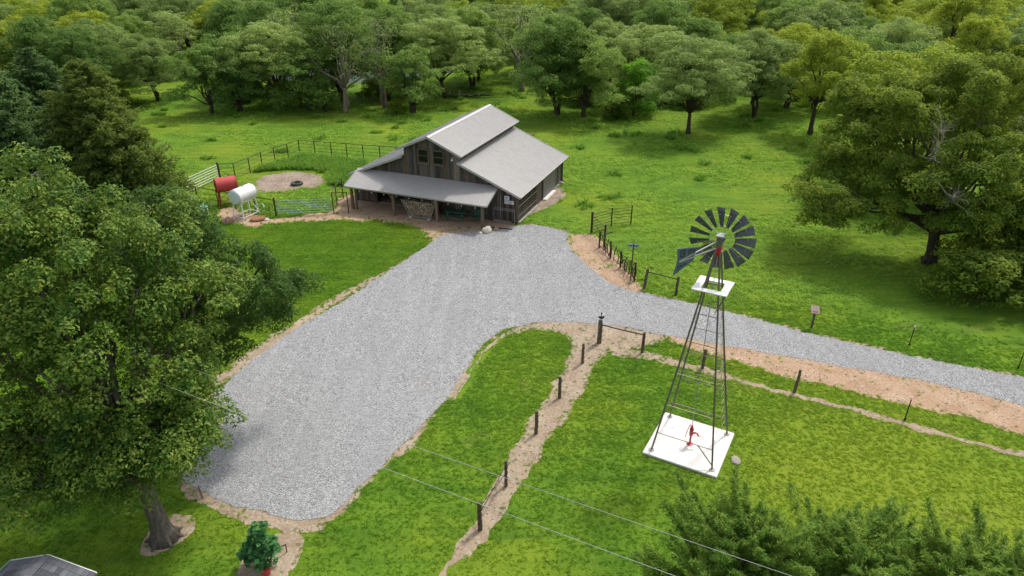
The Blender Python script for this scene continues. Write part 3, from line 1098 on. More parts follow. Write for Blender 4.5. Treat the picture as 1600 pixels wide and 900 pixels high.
# pipe gate leaning on the barn's front corner
pg = thing("pipe_gate", "dark pipe stock gate standing before the signed front corner of the barn", "gate", barn_pt(-0.30, 1.0), R(68))
MB().path([(0, -0.9, 0.1), (0, -0.9, 1.15), (0, 0.9, 1.15), (0, 0.9, 0.1), (0, -0.9, 0.1)], 0.022, 6).build("gate_frame", "galvanised", pg)
for q in range(4):
    MB().tube((0, -0.9, 0.3 + q * 0.2), (0, 0.9, 0.3 + q * 0.2), 0.014, n=6).build("rail", "dark_iron", pg)

# string lights along the porch eave
sgl = thing("string_light", "string of small white bulbs under the porch eave of the barn", "string lights", barn_pt(-2.15, 8.0, 0), R(68))
wire = []
for i in range(41):
    t = i / 40
    wire.append((0, -5.9 + 11.8 * t, 1.86 - 0.07 * abs(math.sin(t * math.pi * 5))))
MB().path(wire, 0.006, 4).build("wire", "letter_black", sgl)
for i in range(2, 40, 4):
    p = wire[i]
    MB().path([(0, p[1], p[2]), (0, p[1], p[2] - 0.04), (0, p[1], p[2] - 0.09), (0, p[1], p[2] - 0.12)], [0.02, 0.045, 0.045, 0.012], 8).build("bulb", "bulb_glass", sgl, True)

# firewood rack
rk = thing("firewood_rack", "flaring wooden rack packed with split firewood under the barn porch", "firewood", barn_pt(-1.6, 7.85), R(68))
for s, (b0, t0) in (((-1), (-0.98, -1.45)), ((1), (0.95, 1.62))):
    for uu in (-0.33, 0.30):
        stick("upright", rk, (uu, b0, 0.12), (uu, t0, 1.42 if s < 0 else 1.5), 0.07, 0.09, "grey_plank")
for uu in (-0.33, 0.30):
    piece("base_rail", rk, (uu, 0.0, 0.14), (0.09, 2.2, 0.10), "grey_plank")
for vv in (-0.85, 0.85):
    piece("foot", rk, (0, vv, 0.045), (0.8, 0.20, 0.09), "concrete_white")
lg = MB()
rd = random.Random(5)
z = 0.26
row = 0
while z < 1.42:
    t = (z - 0.12) / 1.3
    lo, hi = -0.98 - 0.47 * t + 0.12, 0.95 + 0.64 * t - 0.12
    vv = lo + (0.06 if row % 2 else 0)
    while vv < hi:
        r_ = rd.uniform(0.050, 0.085)
        du = rd.uniform(-0.06, 0.05)
        n = rd.choice((3, 4, 5, 6))
        lg.path([(-0.34 + du, vv, z + rd.uniform(-.02, .02)), (0.30, vv + rd.uniform(-.02, .02), z)], [r_, r_ * 0.95], n)
        vv += r_ * 1.75
    z += 0.105
    row += 1
tag(lg.build("split_logs", "log_end", rk), kind="stuff")

# green picnic table and bench under the porch
pt = thing("picnic_table", "dark green picnic table with attached benches under the barn porch", "picnic table", barn_pt(-0.95, 5.0), R(68 + 8))
for q in range(5):
    piece("table_plank", pt, (-0.30 + q * 0.15, 0, 0.74), (0.14, 1.75, 0.04), "green_furniture")
for s in (-0.72, 0.72):
    for q in (-0.075, 0.075):
        piece("bench_plank", pt, (s + q, 0, 0.45), (0.135, 1.75, 0.04), "green_furniture")
for vv in (-0.6, 0.6):
    stick("leg", pt, (-0.25, vv, 0.72), (-0.6, vv, 0.03), 0.07, 0.05, "green_furniture")
    stick("leg", pt, (0.25, vv, 0.72), (0.6, vv, 0.03), 0.07, 0.05, "green_furniture")
    piece("bench_support", pt, (0, vv + 0.05, 0.41), (1.6, 0.05, 0.07), "green_furniture")
gc = thing("garden_bench", "bright green slatted bench by the right end of the porch", "bench", barn_pt(-0.85, 3.1), R(68))
for q in range(4):
    piece("seat_slat", gc, (-0.22 + q * 0.12, 0, 0.44), (0.10, 0.95, 0.03), "green_furniture")
for q in range(4):
    piece("back_slat", gc, (0.27 + q * 0.03, 0, 0.56 + q * 0.13), (0.03, 0.95, 0.10), "green_furniture")
for vv in (-0.44, 0.44):
    piece("leg", gc, (-0.22, vv, 0.22), (0.06, 0.06, 0.44), "green_furniture")
    stick("leg", gc, (0.18, vv, 0.0), (0.40, vv, 1.0), 0.06, 0.06, "green_furniture")
    piece("armrest", gc, (0.02, vv, 0.66), (0.55, 0.07, 0.04), "green_furniture")


def rock(name, loc, s, mat, label, seed, kind=None):
    bm = bmesh.new()
    bmesh.ops.create_icosphere(bm, subdivisions=3, radius=1.0)
    for v in bm.verts:
        d = 1 + 0.30 * noise.noise(v.co * 1.1 + Vector((seed, 0, 0))) + 0.10 * noise.noise(v.co * 3.5 + Vector((0, seed, 0)))
        v.co = Vector((v.co.x * s[0] * d, v.co.y * s[1] * d, max(-0.55, v.co.z) * s[2] * d))
    me = bpy.data.meshes.new(name)
    bm.to_mesh(me)
    bm.free()
    me.materials.append(MATS[mat])
    o = link(name, me, loc=(loc[0], loc[1], s[2] * 0.45))
    o.rotation_euler.z = seed
    return tag(o, label, "rock")


rock("boulder", (-1.95, 50.25), (0.44, 0.36, 0.34), "boulder_pale", "large pale cream boulder at the foot of the porch corner post", 1.0)
rock("rock", (-2.45, 49.95), (0.20, 0.16, 0.11), "boulder_pale", "small pinkish stone beside the large cream boulder", 2.0)
rock("rock", (-1.30, 50.70), (0.24, 0.18, 0.15), "boulder_brown", "reddish brown stone behind the cream boulder", 3.2)
rock("rock", (9.98, 23.85), (0.27, 0.22, 0.09), "boulder_grey", "flat grey stone in the lawn beside the windmill slab corner", 4.4)
rock("rock", (4.6, 61.9), (0.45, 0.25, 0.16), "boulder_grey", "flat grey rubble by the far corner of the barn", 5.3)
dp = MB().path([(-2.25, 51.35, 0.05), (-1.2, 51.0, 0.05), (-0.2, 50.78, 0.05), (0.05, 50.72, 0.05)], 0.05, 7).build("drain_pipe", "dark_iron")
tag(dp, "dark pipe lying on the ground from porch post towards the gravel", "pipe")


# ------------------------------------------------------------------ corral
def pipe_fence(name, pts, h, rails, label, pr=0.05, rr=0.03, thin=0.014, posts_mat="rust_pipe", every=None):
    t = thing(name, label, "fence", (pts[0][0], pts[0][1], 0))
    o = Vector((pts[0][0], pts[0][1], 0))
    P = [Vector((p[0], p[1], 0)) - o for p in pts]
    for p in P:
        MB().tube(p, p + Vector((0, 0, h)), pr, n=8).build("post", posts_mat, t)
    for i in range(len(P) - 1):
        for j, z in enumerate(rails):
            r_ = rr if j == 0 else thin
            MB().tube(P[i] + Vector((0, 0, z)), P[i + 1] + Vector((0, 0, z)), r_, n=6).build("rail", posts_mat, t)
    return t


CORR = [(-27.75, 63.3), (-26.41, 63.5), (-25.6, 65.3), (-25.01, 67.16), (-24.25, 68.87), (-23.3, 70.3), (-22.53, 71.83), (-20.76, 71.3), (-18.91, 70.86), (-17.2, 70.43), (-15.41, 69.95), (-13.6, 69.5), (-11.8, 69.1), (-10.0, 68.7)]
pipe_fence("pipe_fence", CORR, 1.5, (1.47, 1.1, 0.75, 0.4), "dark rusty pipe fence curving round the back of the corral")
pipe_fence("pipe_fence", [(-29.38, 57.97), (-27.3, 56.9), (-25.2, 56.0), (-23.4, 55.2), (-21.5, 54.5), (-19.52, 53.64)], 1.45, (1.42, 0.95, 0.5), "low dark pipe fence running behind the fuel tanks to the green gate", 0.045)
pipe_fence("pipe_fence", [(-14.88, 54.23), (-15.02, 56.05), (-14.9, 57.9)], 1.85, (1.83, 1.2, 0.6), "short tall pipe fence from the green gate back to the barn corner", 0.04, 0.03, 0.022)
pipe_fence("pipe_fence", [(-14.88, 54.23), (-13.68, 54.37)], 1.87, (1.84,), "open tall pipe frame beside the left porch post", 0.042, 0.035)


def tube_gate(name, p0, p1, h, n, mat, label, r=0.024, stays=2, z0=0.25):
    p0, p1 = Vector((*p0, 0)), Vector((*p1, 0))
    t = thing(name, label, "gate", p0)
    d = p1 - p0
    for i in range(n):
        z = z0 + (h - z0) * i / (n - 1)
        MB().tube((d * 0.02) + Vector((0, 0, z)), d * 0.98 + Vector((0, 0, z)), r, n=6).build("rail", mat, t)
    for k in range(stays + 2):
        f = 0.02 + 0.96 * k / (stays + 1)
        MB().tube(d * f + Vector((0, 0, z0 - 0.03)), d * f + Vector((0, 0, h + 0.03)), r * 1.05, n=6).build("stile", mat, t)
    return t


tube_gate("tube_gate", (-29.3, 58.1), (-27.8, 63.2), 1.45, 6, "gate_white", "white tubular farm gate at the left end of the corral")
tube_gate("tube_gate", (-19.42, 53.65), (-15.0, 54.22), 1.32, 6, "gate_green", "pale green tubular farm gate between corral post and barn", 0.027)
ps = MB().tube((-19.52, 53.64, 0), (-19.52, 53.64, 1.62), 0.075, n=10).build("gate_post", "rust_pipe")
tag(ps, "dark brown gate post at the left end of the green gate", "post")
ps = MB().tube((-27.85, 63.35, 0), (-27.85, 63.35, 1.62), 0.085, n=10).build("gate_post", "rust_pipe")
tag(ps, "thick dark post between the white gate and the corral fence", "post")

# tyre feeder
bm = bmesh.new()
n1, n2 = 40, 14
tv, tf = [], []
for i in range(n1):
    a = 2 * math.pi * i / n1
    for j in range(n2):
        q = 2 * math.pi * j / n2
        rr_ = 0.66 + 0.20 * math.copysign(abs(math.cos(q)) ** 0.6, math.cos(q)) + (0.025 if (i % 2 and abs(math.cos(q)) > .8 and math.cos(q) > 0) else 0)
        tv.append((rr_ * math.cos(a), rr_ * math.sin(a), 0.2 + 0.2 * math.copysign(abs(math.sin(q)) ** 0.6, math.sin(q))))
        tf.append((i * n2 + j, ((i + 1) % n1) * n2 + j, ((i + 1) % n1) * n2 + (j + 1) % n2, i * n2 + (j + 1) % n2))
ty = MB().add(tv, tf).build("tractor_tyre", "tyre_rubber", None, False, loc=(-20.04, 61.7, 0.005), scale=(0.64, 0.64, 0.64))
tag(ty, "big black tractor tyre lying flat on the bare corral earth", "tyre")


# ------------------------------------------------------------------ fuel tanks
def tank(name, label, c0, c1, r_, body, end, stand, leg_h):
    c0, c1 = Vector(c0), Vector(c1)
    base = Vector(((c0.x + c1.x) / 2, (c0.y + c1.y) / 2, 0))
    ax = (c1 - c0)
    ax.z = 0
    L = ax.length
    rz = math.atan2(ax.y, ax.x)
    t = thing(name, label, "tank", base, rz)
    zc = leg_h + r_ * 0.86
    n = 28
    MB().path([(-L / 2, 0, zc), (L / 2, 0, zc)], [r_, r_], n, False).build("tank_body", body, t, True)
    for s in (-1, 1):
        x0 = s * L / 2
        e = MB().path([(x0 - s * 0.005, 0, zc), (x0 + s * 0.045, 0, zc), (x0 + s * 0.08, 0, zc), (x0 + s * 0.095, 0, zc)], [r_ * 0.985, r_ * 0.93, r_ * 0.6, 0.02], n).build("tank_end", end, t, True)
        MB().tube((x0 + s * 0.08, 0, zc), (x0 + s * 0.13, 0, zc), 0.05, n=10).build("bung", stand, e)
        MB().path([(x0 - s * 0.04 * 1, r_ * 1.012 * math.cos(a), zc + r_ * 1.012 * math.sin(a)) for a in np.linspace(0, 2 * math.pi, 33)], 0.012, 4).build("rim", body, t)
    MB().tube((0.1, 0, zc + r_ * 0.98), (0.1, 0, zc + r_ + 0.09), 0.06, n=10).build("filler_cap", "galvanised", t)
    wx, wy = L * 0.40, r_ * 0.72
    sp = 1.18
    legs = {}
    for sx in (-1, 1):
        for sy in (-1, 1):
            top, bot = Vector((sx * wx, sy * wy, leg_h + 0.12)), Vector((sx * wx * sp, sy * wy * sp, 0))
            legs[sx, sy] = (top, bot)
            MB().bar(bot, top, 0.075, 0.075).build("leg", stand, t)
        a, c = legs[sx, -1][0], legs[sx, 1][0]
        pts = [(sx * wx, r_ * 1.02 * math.cos(q), zc + r_ * 1.02 * math.sin(q)) for q in np.linspace(R(205), R(335), 9)]
        MB().path(pts, 0.035, 6).build("cradle", stand, t)

    def at(k, f):
        return legs[k][1].lerp(legs[k][0], f)
    for a, c in (((-1, -1), (-1, 1)), ((1, -1), (1, 1)), ((-1, -1), (1, -1)), ((-1, 1), (1, 1))):
        MB().bar(at(a, 0.16), at(c, 0.16), 0.05, 0.05).build("brace", stand, t)
        MB().bar(at(a, 0.95), at(c, 0.95), 0.05, 0.05).build("brace", stand, t)
    MB().bar(at((-1, 1), 0.18), at((1, 1), 0.92), 0.035, 0.035).build("brace", stand, t)
    MB().bar(at((1, -1), 0.18), at((1, 1), 0.92), 0.035, 0.035).build("brace", stand, t)
    return t


tank("fuel_tank", "white cylindrical fuel tank raised on a white four legged stand", (-22.35, 52.75, 0), (-21.55, 54.5, 0), 0.62, "white_paint", "tank_end", "white_paint", 1.42)
tank("fuel_tank", "red cylindrical fuel tank behind the white one", (-25.2, 56.2, 0), (-23.75, 57.0, 0), 0.62, "red_paint", "dark_red", "dark_red", 1.25)
tr = thing("feed_trough", "white stock trough with green lid half hidden behind the leafy tree", "trough", (-26.2, 53.4, 0), R(22))
MB().prism([(-0.42, 0.15), (0.42, 0.15), (0.50, 0.85), (-0.50, 0.85)], -1.1, 1.1, lambda a, c, w: (w, a, c)).build("trough_body", "white_paint", tr)
MB().box((0, 0, 0.90), (2.3, 1.1, 0.06)).build("lid", "lid_green", tr)
for s in (-0.8, 0.8):
    MB().box((s, 0, 0.08), (0.12, 0.8, 0.16)).build("skid", "old_post", tr)
hy = thing("yard_hydrant", "pale blue yard hydrant standpipe beside the white tank stand", "hydrant", (-20.55, 54.0, 0))
MB().tube((0, 0, 0), (0, 0, 0.75), 0.035, n=8).build("standpipe", "galvanised", hy)
MB().path([(0, 0, 0.72), (0, 0, 0.85), (0.02, -0.08, 0.86), (0.03, -0.18, 0.74)], 0.045, 8).build("spout", "tank_end", hy)
MB().bar((0, 0, 0.84), (-0.16, 0.05, 0.98), 0.03, 0.02).build("handle", "galvanised", hy)
hy = thing("marker_stake", "thin rusty stake right of the hydrant", "stake", (-20.05, 53.75, 0))
MB().tube((0, 0, 0), (0.02, 0, 0.8), 0.02, n=6).build("stake", "rust_pipe", hy)
MB().box((0.02, 0, 0.72), (0.12, 0.02, 0.16)).build("tag_plate", "rust_plate", hy)
rp = MB()
ring = [(0.62 * math.cos(a), 0.38 * math.sin(a)) for a in np.linspace(0, 2 * math.pi, 22, endpoint=False)]
rp.prism(ring, 0.02, 0.20)
rp.prism([(p[0] * 0.85, p[1] * 0.85) for p in ring], 0.2, 0.24)
o = rp.build("rusty_lid", "rust_plate", None, loc=(-20.75, 52.75, 0.0))
o.rotation_euler = (R(9), R(-3), R(12))
tag(o, "rusty brown oval lid tilted on the earth below the white tank", "lid")
rock("rock", (-20.1, 52.8), (0.24, 0.2, 0.1), "boulder_pale", "pale pink stones next to the rusty oval lid", 6.1)
rock("rock", (-23.0, 52.2), (0.42, 0.36, 0.34), "boulder_brown", "reddish lump at the foot of the white tank stand", 7.3)

# ------------------------------------------------------------------ windmill
slab = MB().box((0, 0, 0.06), (3.34, 3.36, 0.12)).build("concrete_slab", "concrete_white", None, loc=(SLAB_C[0], SLAB_C[1], 0.0))
slab.rotation_euler.z = SLAB_A
bv = slab.modifiers.new("edge", 'BEVEL')
bv.width = 0.02
tag(slab, "square white concrete slab under the windmill tower", "slab")
mill = thing("windmill", "tall farm windmill with dark bladed wheel, blue vane and white platform", "windmill", (8.18, 25.02, 0.12), SLAB_A)
HB, HT, ZT = 1.37, 0.10, 9.55
corners = [(-1, -1), (1, -1), (1, 1), (-1, 1)]


def leg_at(c, z):
    f = z / ZT
    h = HB + (HT - HB) * f
    return Vector((c[0] * h, c[1] * h, z))


for c in corners:
    lgp = MB()
    ang = 0.075
    a, b_ = leg_at(c, 0), leg_at(c, ZT)
    s = Vector((-c[0], 0, 0))
    s2 = Vector((0, -c[1], 0))
    lgp.bar(a + s * ang / 2, b_ + s * ang / 2, ang, 0.012)
    lgp2 = MB().bar(a, b_, 0.055, 0.055)
    o = lgp2.build("leg", "tower_steel", mill)
    MB().prism([(0.13 * math.cos(t) + a.x, 0.13 * math.sin(t) + a.y) for t in np.linspace(0, 6.283, 12, endpoint=False)], 0.0, 0.03).build("foot_plate", "concrete_grey", o)
levels = [0.95, 2.6, 4.2, 5.6, 6.9]
for li, z in enumerate(levels):
    for k in range(4):
        a, b_ = leg_at(corners[k], z), leg_at(corners[(k + 1) % 4], z)
        if k in (1, 3) and li != 2:
            continue
        MB().bar(a, b_, 0.023, 0.023).build("girt", "tower_steel", mill)
        if li in (1, 2) and k == 0:
            MB().bar(a - Vector((0, 0, 0.2)), b_ - Vector((0, 0, 0.2)), 0.022, 0.022).build("girt", "brass_steel", mill)
for li in range(len(levels) - 1):
    for k in range(4):
        a, b_ = leg_at(corners[k], levels[li]), leg_at(corners[(k + 1) % 4], levels[li + 1])
        a2, b2 = leg_at(corners[(k + 1) % 4], levels[li]), leg_at(corners[k], levels[li + 1])
        MB().tube(a, b_, 0.004, n=4).tube(a2, b2, 0.004, n=4).build("brace_rod", "tower_steel", mill)
MB().bar(leg_at(corners[1], 0.2) * 1.0, (leg_at(corners[1], 0.95) + leg_at(corners[0], 0.95)) / 2 + Vector((0.6, 0, 0)), 0.035, 0.035).build("knee_brace", "tower_steel", mill)
# climbing rungs up the right hand face
lad = []
for f in (0.62, 0.84):
    a, b_ = leg_at(corners[1], 0.9).lerp(leg_at(corners[2], 0.9), f), leg_at(corners[1], 7.9).lerp(leg_at(corners[2], 7.9), f)
    lad.append((a, b_))
ladder = MB().tube(lad[0][0], lad[0][1], 0.009, n=5).tube(lad[1][0] - (lad[1][1] - lad[1][0]) * 0.0, lad[1][1], 0.009, n=5).build("ladder", "brass_steel", mill)
for i in range(17):
    f = (i + 0.5) / 17
    w0 = lad[0][0].lerp(lad[0][1], f)
    w1 = lad[1][0].lerp(lad[1][1], f)
    d = (w1 - w0) * 0.5
    c = (w0 + w1) / 2
    MB().tube(c - d, c + d, 0.008, n=5).build("rung", "brass_steel", ladder)
MB().tube((0, 0, 0.1), (0, 0, 9.9), 0.016, n=6).build("pump_rod", "galvanised", mill)
# platform: four white boards round the tower
plat = MB().box((0, 0, 8.02), (0.9, 0.9, 0.05)).box((0, 0, 8.02), (0.05, 1.3, 0.06)).mesh("platform", "tower_steel")
plat = MB().bar((-0.68, -0.3, 8.0), (0.68, -0.3, 8.0), 0.05, 0.05).bar((-0.68, 0.3, 8.0), (0.68, 0.3, 8.0), 0.05, 0.05).build("platform", "tower_steel", mill)
for yv in (-0.55, 0.55):
    piece("platform_board", plat, (0, yv, 8.06), (1.42, 0.30, 0.04), "white_paint")
for xv in (-0.55, 0.55):
    piece("platform_board", plat, (xv, 0, 8.062), (0.30, 0.78, 0.04), "white_paint")
for c in ((0.66, -0.66), (0.66, 0.66)):
    stick("platform_brace", plat, (c[0], c[1], 8.0), (c[0] * 0.42, c[1] * 0.42, 7.0), 0.025, 0.025, "tower_steel")
# head, wheel and tail (local azimuths have the root rotation taken out)
zh = 9.98


def loc_dir(x, y_):
    v = Vector((x, y_, 0)).normalized()
    return Matrix.Rotation(-SLAB_A, 3, 'Z') @ v


wd = loc_dir(0.46, 0.888)
wside = Vector((wd.y, -wd.x, 0))
head = MB().tube((0, 0, 9.40), (0, 0, 9.72), 0.09, n=12).box((0, 0, 9.74), (0.26, 0.26, 0.10)).path([(0.1, 0.1, 9.5), (0, 0, 9.66), (-0.1, -0.1, 9.5)], 0.03, 6).build("head", "pump_red", mill)
hb = Matrix((wside, wd, Vector((0, 0, 1)))).transposed()
MB().box((0, 0, zh + 0.06), (0.22, 0.34, 0.46), hb).build("gear_case", "tower_steel", head)
MB().box((0, 0, zh + 0.31), (0.30, 0.40, 0.06), hb).build("gear_hood", "galvanised", head)
hub = Vector((0, 0, zh)) + wd * 0.42
MB().tube(Vector((0, 0, zh)), hub + wd * 0.08, 0.035, n=8).build("shaft", "tower_steel", head)
wheel = MB().tube(hub - wd * 0.05, hub + wd * 0.05, 0.13, n=14).build("wheel", "blade_steel", mill)
NBL = 15


def wp(r_, a, off=0.0):
    return hub + (wside * math.cos(a) + Vector((0, 0, 1)) * math.sin(a)) * r_ + wd * off


for rr_, th in ((0.54, 0.012), (1.00, 0.012)):
    MB().path([wp(rr_, a, 0.04) for a in np.linspace(0, 2 * math.pi, 61)], th, 5, False).build("wheel_ring", "galvanised", wheel)
for i in range(6):
    a = 2 * math.pi * (i + 0.3) / 6
    MB().tube(wp(0.1, a), wp(1.01, a, 0.03), 0.012, n=5).build("spoke", "galvanised", wheel)
for i in range(NBL):
    a = 2 * math.pi * (i + 0.12) / NBL
    er = wside * math.cos(a) + Vector((0, 0, 1)) * math.sin(a)
    et = -wside * math.sin(a) + Vector((0, 0, 1)) * math.cos(a)
    vs = []
    nr_, nc = 5, 5
    for q in range(nr_):
        f = q / (nr_ - 1)
        rad = 0.50 + 0.80 * f
        hw = 0.085 + 0.115 * f
        tw = R(38 - 14 * f)
        for g in range(nc):
            s = (g / (nc - 1) * 2 - 1)
            camber = 0.035 * (1 - s * s)
            p = hub + er * rad + (et * math.cos(tw) + wd * math.sin(tw)) * (s * hw) + (wd * math.cos(tw) - et * math.sin(tw)) * camber
            vs.append(p)
    fs = [(q * nc + g, q * nc + g + 1, (q + 1) * nc + g + 1, (q + 1) * nc + g) for q in range(nr_ - 1) for g in range(nc - 1)]
    o = MB().add(vs, fs).build("blade", "blade_steel", wheel, True)
    sm_ = o.modifiers.new("sheet", 'SOLIDIFY')
    sm_.thickness = 0.006
# tail
td = loc_dir(-0.77, -0.64)
tn = Vector((td.y, -td.x, 0))
T0 = Vector((0, 0, 9.92))
tail = MB().bar(T0 + td * 0.1 + Vector((0, 0, 0.16)), T0 + td * 2.55, 0.035, 0.05).bar(T0 + td * 0.1 - Vector((0, 0, 0.14)), T0 + td * 2.5 - Vector((0, 0, 0.03)), 0.035, 0.05).build("tail_boom", "galvanised", mill)


def tp(s, z, off):
    return T0 + td * s + Vector((0, 0, z)) + tn * off


outl = [(1.50, 0.30), (2.70, 0.56), (2.62, 0.05), (2.80, -0.52), (1.62, -0.22)]
vn = MB()
vn.add([tp(s, z_, -0.012) for s, z_ in outl] + [tp(s, z_, 0.012) for s, z_ in outl], [(4, 3, 2, 1, 0), (5, 6, 7, 8, 9)] + [(i, (i + 1) % 5, (i + 1) % 5 + 5, i + 5) for i in range(5)])
vane = vn.build("tail_vane", "vane_blue", mill)
# dark lettering blocks of the worn vane print, both faces
for off in (-0.017, 0.017):
    for k, (s0, s1, z0, z1) in enumerate(((2.22, 2.27, 0.14, 0.42), (2.27, 2.44, 0.37, 0.42), (2.27, 2.40, 0.25, 0.30), (2.27, 2.44, 0.12, 0.17), (2.46, 2.50, 0.14, 0.44),
                                          (1.98, 2.02, 0.12, 0.34), (1.86, 1.90, 0.12, 0.32), (1.90, 1.98, 0.29, 0.33), (1.70, 1.74, 0.10, 0.30), (1.74, 1.82, 0.26, 0.30), (1.58, 1.62, 0.10, 0.26),
                                          (2.30, 2.46, -0.26, -0.20), (2.08, 2.24, -0.24, -0.18), (2.52, 2.56, -0.36, -0.16))):
        mb = MB()
        d_ = 0.004 if off > 0 else -0.004
        q = [tp(s0, z0, off), tp(s1, z0, off), tp(s1, z1, off), tp(s0, z1, off)]
        q2 = [tp(s0, z0, off + d_), tp(s1, z0, off + d_), tp(s1, z1, off + d_), tp(s0, z1, off + d_)]
        mb.add(q + q2, [(3, 2, 1, 0), (4, 5, 6, 7), (0, 1, 5, 4), (1, 2, 6, 5), (2, 3, 7, 6), (3, 0, 4, 7)])
        mb.build("lettering", "letter_black", vane)

# hand pump
pu = thing("hand_pump", "red cast iron hand pump on the windmill slab", "hand pump", (8.14, 24.87, 0.12), R(-20))
pu.scale = (0.86, 0.86, 0.86)
MB().path([(0, 0, 0), (0, 0, 0.03), (0, 0, 0.05), (0, 0, 0.16)], [0.17, 0.17, 0.07, 0.055], 12).build("base_flange", "pump_red", pu)
MB().path([(0, 0, 0.1), (0, 0, 0.55), (0, 0, 0.60), (0, 0, 0.92), (0, 0, 0.98), (0, 0, 1.12), (0, 0, 1.25)], [0.05, 0.05, 0.095, 0.105, 0.115, 0.07, 0.03], 12).build("pump_body", "pump_red", pu, True)
MB().path([(0.06, 0, 0.72), (0.18, 0, 0.80), (0.28, 0, 0.80), (0.36, 0, 0.70), (0.37, 0, 0.63)], [0.05, 0.045, 0.04, 0.04, 0.045], 8).build("spout", "pump_red", pu, True)
MB().path([(0.06, 0, 1.22), (-0.08, 0, 1.26), (-0.17, 0, 1.05), (-0.24, 0, 0.7), (-0.27, 0, 0.4)], [0.02, 0.024, 0.02, 0.018, 0.02], 6).build("handle", "pump_red", pu, True)


# ------------------------------------------------------------------ wooden fence posts and wires
def wood_post(loc, h, r_, label, lean=(0, 0), group="weathered wooden fence posts along the footpaths", cap=False):
    rd = random.Random(int(loc[0] * 100))
    r_ *= 0.86
    t = thing("fence_post", label, "post", (loc[0], loc[1], 0), 0, group)
    pts, rad = [], []
    for i in range(6):
        f = i / 5
        pts.append((lean[0] * f + rd.uniform(-.012, .012), lean[1] * f + rd.uniform(-.012, .012), -0.05 + (h + 0.05) * f))
        rad.append(r_ * (1.08 - 0.15 * f) * rd.uniform(.95, 1.05))
    MB().path(pts, rad, 9).build("post", "old_post", t)
    sp = [(lean[0] * f + (r_ * 1.10) * math.cos(f * 22), lean[1] * f + (r_ * 1.10) * math.sin(f * 22), 0.12 + (h - 0.25) * f) for f in np.linspace(0, 1, 50)]
    MB().path(sp, 0.012, 4).build("wrapped_wire", "dark_iron", t)
    if cap:
        MB().tube((lean[0], lean[1], h), (lean[0], lean[1], h + 0.03), r_ * 0.8, n=9).build("post_top", "grey_plank", t)
    return t


wood_post((5.0, 33.8), 1.48, 0.15, "thickest footpath corner post with a bird shaped ornament on top", (0.02, 0.05), cap=True)
wood_post((7.29, 32.78), 1.32, 0.095, "wooden post right of the thick corner post, linked to it by a dark pole", (0.03, 0))
wood_post((3.85, 31.69), 1.28, 0.085, "footpath post just below the thick corner post")
wood_post((2.4, 28.54), 1.30, 0.095, "footpath post with pale top, third from the gravel road", cap=True)
wood_post((1.14, 25.73), 1.34, 0.095, "footpath post half way down the slope, fourth from the gravel road")
wood_post((-0.25, 22.27), 1.42, 0.075, "thin footpath post, second from the bottom edge")
wood_post((-1.26, 19.87), 1.46, 0.10, "footpath post nearest the bottom edge of the picture")
wood_post((10.27, 31.19), 1.20, 0.10, "crooked dark post seen behind the windmill legs", (0.05, 0.03))
wood_post((14.47, 29.03), 1.38, 0.085, "lone dark wooden post right of the windmill on the lower verge", (0.06, 0))
wood_post((8.72, 40.55), 1.45, 0.11, "dark post at the lower end of the iron scrap fence", (0.14, 0.1))
wood_post((10.62, 39.65), 1.35, 0.095, "dark post left of the windmill wheel, at the far road edge", (0.05, 0.0))


def rail_between(a, za, b_, zb, r_, label, name="fence_rail", mat="dark_iron", cat="rail"):
    o = MB().path([(a[0], a[1], za), ((a[0] + b_[0]) / 2, (a[1] + b_[1]) / 2, (za + zb) / 2 - 0.02), (b_[0], b_[1], zb)], r_, 6).build(name, mat)
    return tag(o, label, cat)


rail_between((5.02, 33.85), 1.20, (7.31, 32.78), 1.16, 0.035, "dark pole linking the thick corner post to its right hand neighbour")
rail_between((5.0, 33.8), 1.15, (3.85, 31.69), 0.95, 0.025, "grey brace pole from the thick corner post down the footpath", mat="grey_plank")
rail_between((-0.25, 22.27), 1.2, (-1.26, 19.87), 0.85, 0.016, "upper wire between the two lowest footpath posts")
rail_between((-0.25, 22.27), 0.75, (-1.26, 19.87), 1.2, 0.016, "lower wire crossing between the two lowest footpath posts")
rail_between((8.82, 40.62), 1.25, (10.65, 39.65), 1.15, 0.035, "dark pole between the two posts left of the windmill wheel")

# ornament on the thick post
orn = thing("post_ornament", "small dark bird shaped ornament perched on the thick corner post", "ornament", (5.02, 33.85, 1.51))
MB().path([(-0.17, 0, 0.20), (-0.08, 0, 0.17), (0.04, 0, 0.14), (0.14, 0, 0.17), (0.18, 0, 0.24)], [0.015, 0.07, 0.095, 0.07, 0.02], 9).build("body", "letter_black", orn, True)
MB().path([(0.02, 0, 0.2), (0.03, 0, 0.32), (0.02, 0, 0.40), (0.03, 0, 0.50)], [0.03, 0.022, 0.045, 0.015], 8).build("neck", "dark_iron", orn, True)
MB().tube((-0.03, 0, 0.0), (-0.02, 0, 0.12), 0.012, n=5).build("leg", "galvanised", orn)
MB().tube((0.04, 0, 0.0), (0.03, 0, 0.12), 0.012, n=5).build("leg", "galvanised", orn)


def t_post(loc, h, label, mat="dark_iron"):
    t = thing("steel_post", label, "post", (loc[0], loc[1], 0), 0, "thin steel posts along the gravel road")
    MB().box((0, 0, h / 2), (0.05, 0.014, h)).box((0, 0.02, h / 2), (0.014, 0.04, h)).build("shaft", mat, t)
    MB().box((0, 0, h + 0.05), (0.055, 0.045, 0.13)).build("cap", "white_paint", t)
    MB().box((0, 0, 0.12), (0.12, 0.012, 0.12)).build("anchor_plate", mat, t)


